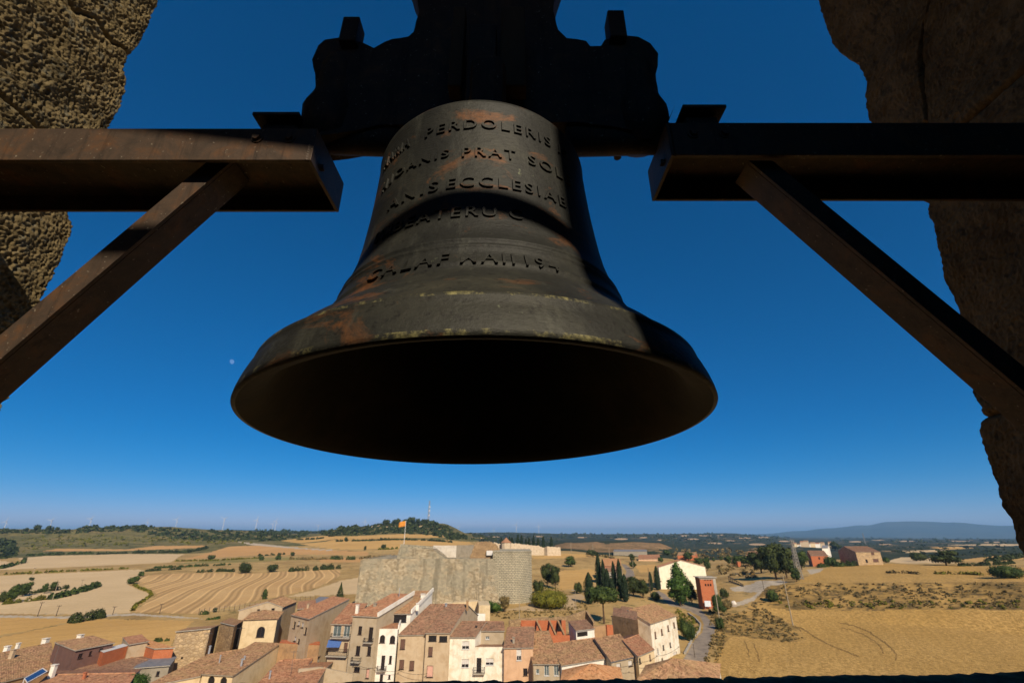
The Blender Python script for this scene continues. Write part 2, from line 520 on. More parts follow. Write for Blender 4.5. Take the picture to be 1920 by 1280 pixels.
m.box((BELL.x + .02, 1.03, 1.1), (.2, .16, .3)); m.box((BELL.x + .02, 1.03, 1.1), (.1, .34, .3))
m.build('crown_loop', M_YOKE, yo, bevel=.03)
m = MB(yo.location)
a = at_y(903, 140, .92); m.box((a.x, .93, a.z + .03), (.085, .07, .32))
m.build('wedge', M_YOKE, yo, bevel=.008)
for sx, xx in ((-1, -.60), (1, .50)):
    m = MB(yo.location)
    m.tube((BELL.x + sx * .25, 1.054, 1.112), (xx + sx * .07, 1.054, 1.125), .045, n=18)
    m.build('gudgeon_pin', M_YOKE, yo, True)
for (px, ra, rb_) in ((634, .062, .085), (1190, .062, .085)):
    m = MB(yo.location)
    t, q = at_y(px, 92, 1.0), at_y(px, 252, 1.0); t.z -= .02
    zs_ = [q.z, q.z + .03, q.z + .12, q.z + .16, q.z + .20, t.z - .04, t.z]
    m.lathe((t.x, 1.045, 0), list(zip([.03, rb_ * .9, rb_, rb_ * .85, ra, ra, ra * .8], zs_)), 20)
    m.build('clamp_sleeve', M_YOKE, yo, True)
m = MB(yo.location)
a = at_y(1158, 296, 1.1); m.tube(a, a + Vector((0, 0, .05)), .012, n=8)
m.build('grease_nipple', M_YOKE, yo)

# ---- steel beams with struts
def beam(side, ya, yb, z0, z1, xe, xw, label, strut):
    o = empty('steel_beam', (xw, (ya + yb) / 2, (z0 + z1) / 2), label, 'beam')
    t = .011
    for y in (ya, yb - t):
        m = MB(o.location)
        m.box(((xe + xw) / 2, y + t / 2, (z0 + z1) / 2), (abs(xe - xw), t, z1 - z0))
        m.build('flange', M_STEEL, o, bevel=.0015)
    m = MB(o.location)
    m.box(((xe + xw) / 2, (ya + yb) / 2, (z0 + z1) / 2), (abs(xe - xw), yb - ya - 2 * t - .002, .008))
    m.build('web', M_STEEL, o)
    m = MB(o.location)
    sx = 1 if xe > xw else -1
    m.box((xe + sx * .006, (ya + yb) / 2, (z0 + z1) / 2), (.010, yb - ya, z1 - z0))
    m.tube((xe + sx * .010, ya + .06, z0 + .03), (xe + sx * .022, ya + .06, z0 + .03), .011, n=6)
    m.build('end_plate', M_STEEL, o, bevel=.001)
    for bx in (.06, .15):
        m = MB(o.location); c_ = Vector((xe + sx * -bx, ya, z0 + .078)); m.tube(c_, c_ - Vector((0, .011, 0)), .011, n=6); m.tube(c_, c_ - Vector((0, .003, 0)), .017, n=12); m.build('bolt', M_STEEL, o)
    m = MB(o.location)
    for k_ in range(14):
        c_ = Vector((xe, ya + .002, z0 + .004 + k_ * (z1 - z0 - .008) / 13)); m.tube(c_ - Vector((.004, 0, 0)), c_ + Vector((.004, .004, 0)), .0055, n=6)
    m.build('weld_bead', M_STEEL, o)
    # strut: a rectangular steel section running down into the jamb
    (xu0, zu0), (xu1, zu1), w, ys = strut
    s = empty('beam_strut', ((xu0 + xu1) / 2, ys + .04, (zu0 + zu1) / 2), 'diagonal steel strut bracing the %s beam against the stone jamb' % ('left' if side < 0 else 'right'), 'strut')
    up0, up1 = Vector((xu0, ys, zu0)), Vector((xu1, ys, zu1))
    off = Vector((-side * w, 0, 0))
    m = MB(s.location)
    m.prism([up0, up1, up1 + off, up0 + off], (0, .0105, 0))
    m.build('front_leg', M_STEEL, s, bevel=.001)
    m = MB(s.location)
    n = (up1 - up0).normalized()
    lo0, lo1 = up0 + off, up1 + off
    perp = Vector((side * .0105, 0, 0))
    m.prism([lo0 + Vector((0, .011, 0)), lo1 + Vector((0, .011, 0)), lo1 + perp + Vector((0, .011, 0)), lo0 + perp + Vector((0, .011, 0))], (0, .078, 0))
    m.build('under_leg', M_STEEL, s, bevel=.001)
    return o
beam(-1, .945, 1.163, .933, 1.048, -.557, -2.1, 'rust brown steel beam on the left, partly in sunlight, entering the pitted jamb',
     ((-.862, .982), (-1.55, -.065), .068, .993))
beam(1, .958, 1.149, .964, 1.085, .452, 2.1, 'dark shaded steel beam on the right, entering the brown jamb',
     ((.747, .985), (1.55, -.14), .068, 1.0))
for (px0, px1, row, zc, lab) in ((472, 560, 215, 1.124, 'square steel bearing plate bolted on the left beam end'), (1281, 1363, 201, 1.158, 'square steel bearing plate bolted on the right beam end')):
    z = zc
    a, c = at_z(px0, row, z), at_z(px1, row, z)
    zb = 1.048 if px0 < 900 else 1.085
    o = empty('bearing', ((a.x + c.x) / 2, 1.05, zb), lab, 'bearing')
    m = MB(o.location); m.box(((a.x + c.x) / 2, a.y + .085, z + .006), (c.x - a.x, .17, .012)); m.build('cover_plate', M_STEEL, o, bevel=.002)
    m = MB(o.location); m.box(((a.x + c.x) / 2, a.y + .09, (z + zb) / 2), (c.x - a.x - .03, .12, z - zb - .002)); m.build('pillow_block', M_YOKE, o, bevel=.008)
    m = MB(o.location); m.tube(((a.x + c.x) / 2 - .01, a.y + .03, z + .011), ((a.x + c.x) / 2 - .01, a.y + .03, z + .03), .013, n=6); m.build('bolt', M_YOKE, o)

# ---- stone jambs: each stone a sheet-cut block with an uneven face and a broken outer edge
def edge_curve(pts, x0):
    q = [at_x(px, py, x0) for px, py in pts]
    q.sort(key=lambda p: p.z)
    z = np.array([p.z for p in q]); y = np.array([p.y for p in q])
    return z, y
def jamb(x0, side, pts, joints, mats, label, amp, fine):
    zz, yy = edge_curve(pts, x0)
    o = empty('stone_jamb', (x0 + side * .4, .9, -.3), label, 'jamb')
    ylo = -1.3
    for k in range(len(joints) - 1):
        j0, j1 = joints[k], joints[k + 1]
        # s across: coarse far inside, fine where the photograph sees it, then round the outer corner
        ss = np.concatenate([np.linspace(0, .80, 22), np.linspace(.80, 1.0, 130)[1:], np.linspace(1, 1.4, 34)[1:]])
        nz = max(10, int((j1(1.0) - j0(1.0)) / .0052))
        V = []
        for i in range(nz + 1):
            tz = i / nz
            for s in ss:
                yb = ylo + (1.5 - ylo) * min(s, 1)
                z = j0(yb) + (j1(yb) - j0(yb)) * tz
                ye = float(np.interp(z, zz, yy)) + .006 * noise.noise((z * 30, side * 4, k))
                y = ylo + (ye - ylo) * min(s, 1)
                x = x0
                if s > 1: x = x0 + side * (s - 1) * 1.4; y = ye + (s - 1) * .12
                d = amp * .55 * noise.noise((y * 4 + k * 7, z * 4, x * 4 + side)) + amp * .35 * noise.noise((y * 13, z * 13, x * 13 + k))
                d += fine * (.9 - 2.2 * abs(noise.noise((y * 62, z * 62, x * 62))) + .8 * noise.noise((y * 120, z * 120, x * 120)) + .8 * noise.noise((y * 17, z * 17, x * 17)))
                # joints recessed
                e = min(tz, 1 - tz) * (j1(yb) - j0(yb))
                if e < .02: d -= .022 * (1 - e / .02) ** 2
                cor = max(0, 1 - abs(s - 1) / .03)
                if s <= 1: x -= side * d; y -= .018 * cor
                else: x -= side * d * max(0, 1 - (s - 1) * 6); y += d * min(1, (s - 1) * 6) - .018 * cor
                V.append((x - o.location.x, y - o.location.y, z - o.location.z))
        n = len(ss)
        I = np.arange(nz)[:, None] * n + np.arange(n - 1)[None, :]
        F = np.stack([I, I + 1, I + n + 1, I + n], -1).reshape(-1, 4)
        if side > 0: F = F[:, ::-1]
        grid_mesh('stone', V, F, mats[k % len(mats)], None, o)
    m = MB(o.location)
    m.box((x0 + side * .56, .09, 1.0), (.98, 2.5, 6.2))
    m.build('rubble_core', M_WALLIN, o)
    return o
def line(*pts):
    P = sorted(pts)
    ys = [p[0] for p in P]; zs = [p[1] for p in P]
    return lambda y: float(np.interp(y, ys, zs))
lp = [(300, -160), (301, 0), (289, 35), (275, 69), (271, 82), (254, 100), (241, 113), (237, 137), (242, 165), (230, 206), (213, 240), (180, 320), (150, 380), (134, 400), (142, 432), (127, 480), (108, 515), (87, 550), (70, 600), (58, 660), (44, 710), (31, 738), (0, 782), (-40, 900), (-60, 1080), (-60, 1300)]
jl = [at_x(137, 0, -1.8), at_x(148, 34, -1.8), at_x(192, 51, -1.8), at_x(223, 96, -1.8), at_x(242, 106, -1.8)]
j_up = line((-1.3, jl[0].z + .5), *[(q.y, q.z) for q in jl])
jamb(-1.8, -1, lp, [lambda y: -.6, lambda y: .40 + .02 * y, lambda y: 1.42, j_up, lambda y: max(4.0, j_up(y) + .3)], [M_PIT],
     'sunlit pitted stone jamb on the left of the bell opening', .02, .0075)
rp = [(1500, -160), (1528, 0), (1543, 50), (1558, 90), (1575, 108), (1594, 120), (1603, 124), (1612, 140), (1622, 165), (1618, 188), (1621, 210), (1624, 229), (1665, 300), (1705, 360), (1722, 381), (1734, 387), (1732, 405), (1746, 435), (1761, 500), (1764, 524),
      (1775, 552), (1788, 577), (1795, 640), (1805, 700), (1817, 744), (1835, 767), (1829, 815), (1840, 850), (1853, 886), (1871, 951), (1888, 975), (1897, 1017), (1912, 1052), (1925, 1100), (1935, 1300)]
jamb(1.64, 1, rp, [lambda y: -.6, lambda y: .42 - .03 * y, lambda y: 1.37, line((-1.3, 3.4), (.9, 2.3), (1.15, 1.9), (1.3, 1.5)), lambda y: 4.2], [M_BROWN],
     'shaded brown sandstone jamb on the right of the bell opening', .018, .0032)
# sill
so = empty('stone_sill', (0, 1.0, -.5), 'dark rough stone sill along the bottom, lichen covered where the sun reaches it', 'sill')
for k, (xa, xb) in enumerate(((-1.84, -.82), (-.812, .55), (.558, 1.7))):
    V = []; nx, ny = 150, 26
    for i in range(nx + 1):
        for j in range(ny + 1):
            x = xa + (xb - xa) * i / nx
            t = j / ny
            y = .5 + t * 1.0
            z = -.350 + .011 * x + .006 * noise.noise((x * 7, y * 7, 2)) + .004 * noise.noise((x * 30, y * 30, 5)) + .003 * noise.noise((x * 80, y * 80, 1))
            if k == 2 and x > 1.15: z += .016 * min(1, (x - 1.15) * 6) * max(0, noise.noise((x * 28, y * 28, 8)) + .1)
            if t > .96: z -= .25 * (t - .96) / .04; y = .5 + .97
            e = min(i, nx - i) / nx * (xb - xa)
            if e < .01: z -= .012 * (1 - e / .01)
            V.append((x - so.location.x, y - so.location.y, z - so.location.z))
    n = ny + 1
    I = np.arange(nx)[:, None] * n + np.arange(ny)[None, :]
    F = np.stack([I, I + n, I + n + 1, I + 1], -1).reshape(-1, 4)
    grid_mesh('stone', V, F, M_SILL, None, so)
m = MB(so.location); m.box((-.07, .96, -.68), (3.6, .95, .5)); m.build('rubble_core', M_WALLIN, so)
# the room behind: floor, ceiling, walls with the rear opening the sun comes through
def struct(name, bx, mat=M_WALLIN):
    m = MB()
    for c, s in bx: m.box(c, s)
    return tag(m.build(name, mat), kind='structure')
struct('belfry_floor', [((0, -.7, -1.0), (5.4, 2.8, .2))])
struct('belfry_ceiling', [((0, -.1, 5.2), (5.4, 4.0, .2))])
struct('belfry_front_wall', [((-.08, 1.2, 4.0), (3.5, .5, 2.1)), ((-.08, .8, -1.05), (5.4, .3, .9))])
struct('belfry_rear_wall', [((-1.79, -1.55, 2.1), (1.42, .3, 6.0)), ((1.73, -1.55, 2.1), (1.4, .3, 6.0)), ((-.025, -1.55, .2), (2.10, .3, 2.4)), ((-.025, -1.55, 4.95), (2.10, .3, .3))])
m = MB()
m.prism([(-.25, -1.7, 3.03), (.40, -1.7, 2.94), (.75, -1.7, 2.87), (1.03, -1.7, 2.86), (1.03, -1.7, 4.8), (-.25, -1.7, 4.8)], (0, .3, 0))  # unseen block added, lower edge shaped to shade yoke and beam
tag(m.build('belfry_shade_block', M_WALLIN), kind='structure')
struct('belfry_shadow_bars', [((.76, -1.42, 2.222), (.58, .06, .036)), ((-.56, -1.42, 2.505), (1.72, .06, .05))], M_STEEL)  # unseen bars added to cast the shadow bands on bell and strut

# ================================================================== THE LAND
def row_h(pxc, row, r):                         # height at distance r seen on photo row `row` near column pxc
    t = (640 - row) / FOC
    a = (pxc - 960) / FOC / (CP - t * SP)
    ca = math.cos(math.atan(a))
    return r * ca * (t * CP + SP) / (CP - t * SP)
KN = np.array([40, 70, 100, 130, 150, 175, 200, 215, 226, 240, 255, 270, 300, 330, 370, 420, 480, 540, 600, 650, 700, 800, 850, 900, 1000, 1100, 1150, 1250, 1350, 1400, 1550,
               1800, 2200, 2600, 3000, 3500, 4200, 5000, 6500, 9000, 12000, 14000, 16000, 18000, 24000, 40000], float)
LAND = {
 -700: [(40, -32), (130, -30), (600, -28), (900, -22), (1300, 2), (1600, 12), (3500, 8), (9000, -10)],
 0: [(40, -32), (130, -30), (330, -28.5), (600, -28), (900, 1041), (1150, 1020), (1350, 996), (1550, 991), (2200, 1000), (3500, 996), (5000, 995), (9000, 1003), (24000, 1006)],
 110: [(40, -32), (130, -30), (330, -28), (600, -27.5), (900, 1038), (1150, 1019), (1350, 993), (1550, 992), (2200, 1000), (3500, 996), (5000, 995), (9000, 1003), (24000, 1006)],
 140: [(40, -32), (130, -30), (330, -28), (600, -27.5), (900, 1037), (1150, 1018), (1350, 988), (1550, 989), (2200, 1000), (3500, 996), (5000, 995), (9000, 1003), (24000, 1006)],
 270: [(40, -31), (130, -30), (330, -28), (600, -26.5), (900, 1035), (1100, 1018), (1350, 987), (1550, 988), (2200, 1000), (3500, 996), (5000, 995), (9000, 1003), (24000, 1006)],
 420: [(40, -30), (130, -29.5), (330, -28), (600, -25.5), (800, 1036), (1000, 1018), (1400, 994), (2000, 998), (3500, 994), (5000, 994), (9000, 1003), (24000, 1006)],
 560: [(40, -29), (130, -28), (330, -27), (520, -25), (700, 1036), (850, 1020), (1150, 1004), (1500, 1002), (2500, 997), (3500, 997), (5000, 996), (9000, 1003), (24000, 1006)],
 650: [(40, -29), (130, -28), (330, -27), (520, -24.5), (650, 1036), (800, 1017), (1000, 1000), (1150, 988), (1400, 994), (3000, 1003), (9000, 1004), (24000, 1006)],
 760: [(40, -29), (130, -28), (170, -25.5), (240, -24), (420, -24), (540, -23.5), (650, 1034), (800, 1014), (1000, 997), (1150, 979), (1300, 977), (1800, 992), (3000, 1004), (9000, 1004), (24000, 1006)],
 825: [(40, -29), (130, -28), (170, -25), (240, -24), (420, -24), (540, -23.5), (650, 1034), (800, 1013), (1000, 997), (1150, 981), (1300, 981), (1800, 996), (3000, 1004), (9000, 1004), (24000, 1006)],
 880: [(40, -29), (120, -28), (165, -25), (240, -23.5), (420, -23), (540, -22), (700, 1026), (900, 1010), (1150, 1000), (1400, 1002), (2600, 1004), (3500, 998), (5000, 999), (9000, 1004), (24000, 1006)],
 960: [(40, -29), (110, -28), (150, -25.5), (200, -24.5), (300, -24), (420, -21), (480, 1040), (560, 1035), (1000, 1020), (2200, 1007), (3500, 998), (5000, 1000), (9000, 1005), (24000, 1006)],
 1060: [(40, -29), (110, -28.5), (150, -26), (200, -25.5), (300, -25), (420, -21), (480, 1042), (560, 1032), (800, 1017), (1000, 1020), (2200, 1009), (3500, 1000), (5000, 1002), (9000, 1005), (24000, 1006)],
 1150: [(40, -29), (110, -29), (150, -26.5), (200, -25.5), (300, -25), (480, 1050), (650, 1034), (850, 1014), (1000, 1022), (2200, 1010), (3500, 1001), (5000, 1003), (9000, 1005), (24000, 1006)],
 1235: [(40, -30), (110, -29.5), (150, -28), (200, -27), (300, -25.5), (480, 1053), (650, 1040), (850, 1018), (1000, 1024), (2200, 1012), (3500, 1001), (5000, 1003), (9000, 1005), (24000, 1006)],
 1290: [(40, -30), (130, -29.5), (200, -28), (300, -26), (480, 1057), (700, 1043), (1000, 1034), (2000, 1018), (3000, 1006), (4200, 1000), (6500, 1006), (24000, 1006)],
 1380: [(40, -30), (130, -29.5), (180, -29), (240, -24.5), (300, 1085), (420, 1060), (600, 1046), (1000, 1034), (2000, 1017), (3000, 1006), (4200, 1000), (6500, 1006), (12000, 1005), (16000, 1004), (24000, 1008)],
 1440: [(40, -30), (130, -30), (180, -29), (215, -27.5), (255, 1097), (330, 1072), (420, 1060), (600, 1047), (1000, 1034), (2000, 1017), (3000, 1008), (4200, 1004), (6500, 1007), (12000, 1006), (16000, 1001), (24000, 1008)],
 1510: [(40, -30), (130, -30), (200, -28.5), (215, -27.5), (226, 1141), (255, 1093), (330, 1070), (420, 1060), (600, 1047), (1300, 1028), (2000, 1021), (4200, 1011), (9000, 1008), (12000, 1006), (16000, 996), (24000, 1008)],
 1570: [(40, -30), (130, -30), (200, -28.5), (215, -27.5), (226, 1141), (255, 1092), (330, 1071), (420, 1058), (600, 1047), (1300, 1030), (2000, 1022), (4200, 1012), (9000, 1008), (12000, 1006), (16000, 990), (24000, 1008)],
 1640: [(40, -30), (130, -30), (200, -28), (215, -27.3), (226, 1141), (255, 1092), (330, 1071), (420, 1057), (600, 1048), (1300, 1030), (2600, 1018), (4200, 1012), (9000, 1008), (12000, 1007), (16000, 985), (24000, 1008)],
 1690: [(40, -30), (130, -30), (200, -28), (215, -27.3), (226, 1141), (255, 1092), (330, 1070), (420, 1057), (700, 1046), (1300, 1030), (2600, 1018), (4200, 1012), (9000, 1008), (12000, 1007), (16000, 978), (24000, 1008)],
 1740: [(40, -30), (130, -30), (200, -28), (215, -27.3), (226, 1141), (255, 1092), (330, 1070), (420, 1055), (700, 1045), (1300, 1030), (2600, 1018), (4200, 1012), (9000, 1009), (12000, 1008), (16000, 976), (24000, 1008)],
 1810: [(40, -30), (130, -30), (200, -28), (215, -27), (226, 1141), (255, 1092), (330, 1072), (420, 1056), (700, 1045), (1300, 1030), (2600, 1018), (4200, 1012), (9000, 1010), (12000, 1009), (16000, 977), (24000, 1008)],
 1900: [(40, -30), (130, -30), (200, -28), (215, -27), (226, 1141), (255, 1092), (330, 1072), (420, 1056), (700, 1043), (1300, 1030), (2600, 1018), (4200, 1012), (9000, 1010), (12000, 1009), (16000, 984), (24000, 1008)],
 2900: [(40, -30), (130, -30), (200, -28), (240, -24), (300, -20), (420, -20), (700, -22), (1300, -25), (4200, -40), (9000, -60), (16000, 60), (24000, -60)],
}
AZK, HT = [], []
for pxc in sorted(LAND):
    kn = LAND[pxc]
    AZK.append(math.atan((pxc - 960) / FOC / (CP + .48 * SP)))
    rr = [k[0] for k in kn]
    hh = [row_h(pxc, v, r) if v > 900 else v for r, v in kn]
    HT.append(np.interp(np.log(KN), np.log(rr), hh))
AZK = np.array(AZK); HT = np.array(HT)
LK = np.log(KN)
def vnoise(x, y, seed=0):                        # cheap value noise
    xi, yi = np.floor(x).astype(np.int64), np.floor(y).astype(np.int64)
    fx, fy = x - xi, y - yi
    fx = fx * fx * (3 - 2 * fx); fy = fy * fy * (3 - 2 * fy)
    def hsh(a, b):
        n = (a * 374761393 + b * 668265263 + seed * 1442695041) & 0xffffffff
        n = ((n ^ (n >> 13)) * 1274126177) & 0xffffffff
        return ((n ^ (n >> 16)) & 0xffff) / 65535.0 * 2 - 1
    return (hsh(xi, yi) * (1 - fx) + hsh(xi + 1, yi) * fx) * (1 - fy) + (hsh(xi, yi + 1) * (1 - fx) + hsh(xi + 1, yi + 1) * fx) * fy
def H(x, y):
    x = np.asarray(x, float); y = np.asarray(y, float)
    r = np.hypot(x, y) + 1e-6; az = np.arctan2(x, y)
    i = np.clip(np.searchsorted(AZK, az) - 1, 0, len(AZK) - 2)
    t = np.clip((az - AZK[i]) / (AZK[i + 1] - AZK[i]), 0, 1); t = t * t * (3 - 2 * t)
    lr = np.log(np.clip(r, 40, 39000))
    j = np.clip(np.searchsorted(LK, lr) - 1, 0, len(LK) - 2)
    u = np.clip((lr - LK[j]) / (LK[j + 1] - LK[j]), 0, 1)
    h = (HT[i, j] * (1 - u) + HT[i, j + 1] * u) * (1 - t) + (HT[i + 1, j] * (1 - u) + HT[i + 1, j + 1] * u) * t
    amp = np.clip((r - 250) / 900, 0, 1)
    h = h + amp * (1.1 * vnoise(x / 60, y / 60, 1) + .5 * vnoise(x / 23, y / 23, 2))
    far = np.clip((r - 1800) / 2500, 0, 1)
    h = h + far * (5.5 * vnoise(x / 330, y / 330, 3) + 3.5 * vnoise(x / 130, y / 130, 4))
    mt = np.clip((r - 11000) / 3000, 0, 1)
    h = h + mt * (26 * vnoise(x / 1500, y / 1500, 5) + 14 * vnoise(x / 600, y / 600, 6))
    return h + .12 * vnoise(x / 9, y / 9, 7)
def Hs(x, y): return float(H(x, y))
_R = np.exp(np.linspace(math.log(45), math.log(20000), 2600))
def ground(px, py):
    d = ray(px, py); n = math.hypot(d.x, d.y)
    X, Y, Z = d.x / n * _R, d.y / n * _R, d.z / n * _R
    k = np.nonzero(H(X, Y) >= Z)[0]
    if not len(k): return None
    k = k[0]
    return Vector((X[k], Y[k], Hs(X[k], Y[k])))

# ---- ground materials
def soil(name, cols, patch, sc=.04, fine=.6, pcov=(.48, .6), bmp=.4):
    m, nt, p = new_mat(name, .97, 0, .1)
    v = coords(nt)
    n = noise_tex(nt, v, sc, 9, .62, .3)
    c = ramp(nt, n, [(.32 + .36 * i / (len(cols) - 1), cc) for i, cc in enumerate(cols)])
    n2 = noise_tex(nt, v, fine, 7, .7)
    n3 = noise_tex(nt, v, sc * 3.3, 6, .65)
    mx = nt.nodes.new('ShaderNodeMath'); mx.operation = 'MULTIPLY_ADD'
    nt.links.new(n2, mx.inputs[0]); mx.inputs[1].default_value = .5
    ha = nt.nodes.new('ShaderNodeMath'); ha.operation = 'MULTIPLY'; ha.inputs[1].default_value = .5; nt.links.new(n3, ha.inputs[0])
    nt.links.new(ha.outputs[0], mx.inputs[2])
    f = ramp(nt, mx.outputs[0], [(pcov[0], (0, 0, 0)), (pcov[1], (1, 1, 1))])
    c = mix(nt, f, c, patch)
    nt.links.new(c, p.inputs['Base Color'])
    bump(nt, p, mx.outputs[0], bmp, 1.0)
    return m
M_SCRUB = soil('dry_scrub', [srgb(148, 120, 74), srgb(172, 142, 90), srgb(188, 158, 104)], srgb(96, 90, 54), pcov=(.53, .63))
M_OLIVE = soil('olive_hillside', [srgb(96, 92, 56), srgb(116, 108, 64), srgb(138, 118, 76)], srgb(58, 62, 36), .02, .25)
M_FOREST = soil('wooded_hills', [srgb(44, 52, 34), srgb(52, 58, 38), srgb(64, 64, 42)], srgb(168, 138, 96), .0035, .022, (.56, .6))
M_BROWN2 = soil('bare_brown_hill', [srgb(122, 96, 66), srgb(146, 116, 80), srgb(160, 130, 92)], srgb(84, 78, 50), .02, .2)
M_MOUNT = soil('mountain_slopes', [srgb(50, 56, 48), srgb(62, 66, 54), srgb(78, 78, 62)], srgb(42, 50, 42), .0006, .003)
M_BANK = soil('weedy_bank', [srgb(112, 92, 54), srgb(164, 132, 76), srgb(190, 152, 90)], srgb(84, 72, 48), .05, .35, (.49, .59), .8)
def wheat(name, a, b, rowdir=None, tracks=0, period=3.0, rows=.25, standing=0, rot=0):
    m, nt, p = new_mat(name, .97, 0, .1)
    v = coords(nt)
    n = noise_tex(nt, v, .02, 7, .6)
    c = ramp(nt, n, [(.35, a), (.65, b)])
    n2 = noise_tex(nt, coords(nt, (1.3, .9, 1), rot=(0, 0, .6)) if standing else v, 1.1 if standing else .9, 7, .7)
    k_ = .95 if standing else .45
    c = mix(nt, ramp(nt, n2, [(.36, (k_, k_, k_)), (.6, (0, 0, 0))]), c, tuple(x * (.58 if standing else .72) for x in a[:3]) + (1,))
    w = nt.nodes.new('ShaderNodeTexWave'); w.wave_type = 'BANDS'; w.bands_direction = 'X'
    w.inputs['Scale'].default_value = .314 / period
    w.inputs['Distortion'].default_value = tracks
    w.inputs['Detail'].default_value = 2; w.inputs['Detail Scale'].default_value = .12 if tracks > 5 else .6
    w.inputs['Detail Roughness'].default_value = .4
    nt.links.new(coords(nt, (1, 1, 0), rot=(0, 0, rot)), w.inputs['Vector'])
    if rows:
        f = ramp(nt, w.outputs[0], [(.62, (0, 0, 0)), (.8, (rows, rows, rows)), (.9, (rows, rows, rows)), (1, (0, 0, 0))])
        c = mix(nt, f, c, tuple(x * .5 for x in a[:3]) + (1,))
        f2 = ramp(nt, w.outputs[0], [(.3, (0, 0, 0)), (.42, (rows, rows, rows)), (.5, (rows, rows, rows)), (.6, (0, 0, 0))])
        c = mix(nt, f2, c, tuple(min(.85, x * 1.3) for x in b[:3]) + (1,))
    nt.links.new(c, p.inputs['Base Color'])
    bump(nt, p, noise_tex(nt, v, 2.6, 6, .75) if standing else n2, 1.0 if standing else .4, .5 if standing else .3)
    return m
M_F1 = wheat('pale_stubble', srgb(200, 172, 128), srgb(214, 186, 142), rot=1.2, tracks=1.5, rows=.12, period=8)
M_F2 = wheat('stubble_with_swaths', srgb(190, 152, 100), srgb(206, 170, 116), rot=-.35, tracks=26, rows=.6, period=13)
M_F3 = wheat('ripe_wheat', srgb(202, 160, 88), srgb(218, 176, 106), standing=1, rot=.5, tracks=5, rows=.10, period=5)
M_F4 = wheat('golden_field', srgb(190, 150, 88), srgb(206, 166, 102), rot=1.0, tracks=3, rows=.14, period=10)
M_F5 = wheat('green_tinged_field', srgb(134, 122, 72), srgb(156, 140, 84), rot=.7, tracks=2, rows=.15, period=6)
M_F6 = wheat('orange_stubble', srgb(190, 146, 92), srgb(202, 158, 102), rot=.9, tracks=2, rows=.12, period=8)
M_ROAD = noisy('worn_asphalt', [srgb(116, 106, 96), srgb(140, 128, 114), srgb(154, 140, 122)], .5, .97, spec=.03)
M_GRAVEL = noisy('pale_gravel', [srgb(156, 142, 122), srgb(180, 166, 144), srgb(194, 180, 156)], .4, .97, spec=.03)
M_DIRT = noisy('dirt_track', [srgb(168, 142, 104), srgb(190, 164, 124)], .3, .97)

M_TRK = wheat('crushed_wheat', srgb(150, 118, 68), srgb(168, 134, 80), standing=1)
def strip(pts, w):
    up = [(x + (w if k % 2 else w * .7), y - w * .45) for k, (x, y) in enumerate(pts)]
    return up + [(x - w, y + w * .45) for x, y in reversed(pts)]
TRK = [strip(q, w) for q, w in (([(1440, 1149), (1478, 1168), (1510, 1181), (1530, 1195), (1557, 1209), (1580, 1218), (1612, 1231)], 1.6), ([(1570, 1166), (1600, 1172), (1630, 1184), (1652, 1199), (1672, 1214), (1681, 1227), (1679, 1237)], 1.5),
       ([(1575, 1175), (1615, 1187), (1640, 1201), (1652, 1213), (1657, 1224)], 1.2), ([(1395, 1200), (1402, 1215), (1405, 1232)], 1.0), ([(1412, 1205), (1420, 1222), (1424, 1240)], 1.0))]
M_BARE = noisy('bare_pale_soil', [srgb(170, 140, 104), srgb(196, 166, 126)], .01, .97)
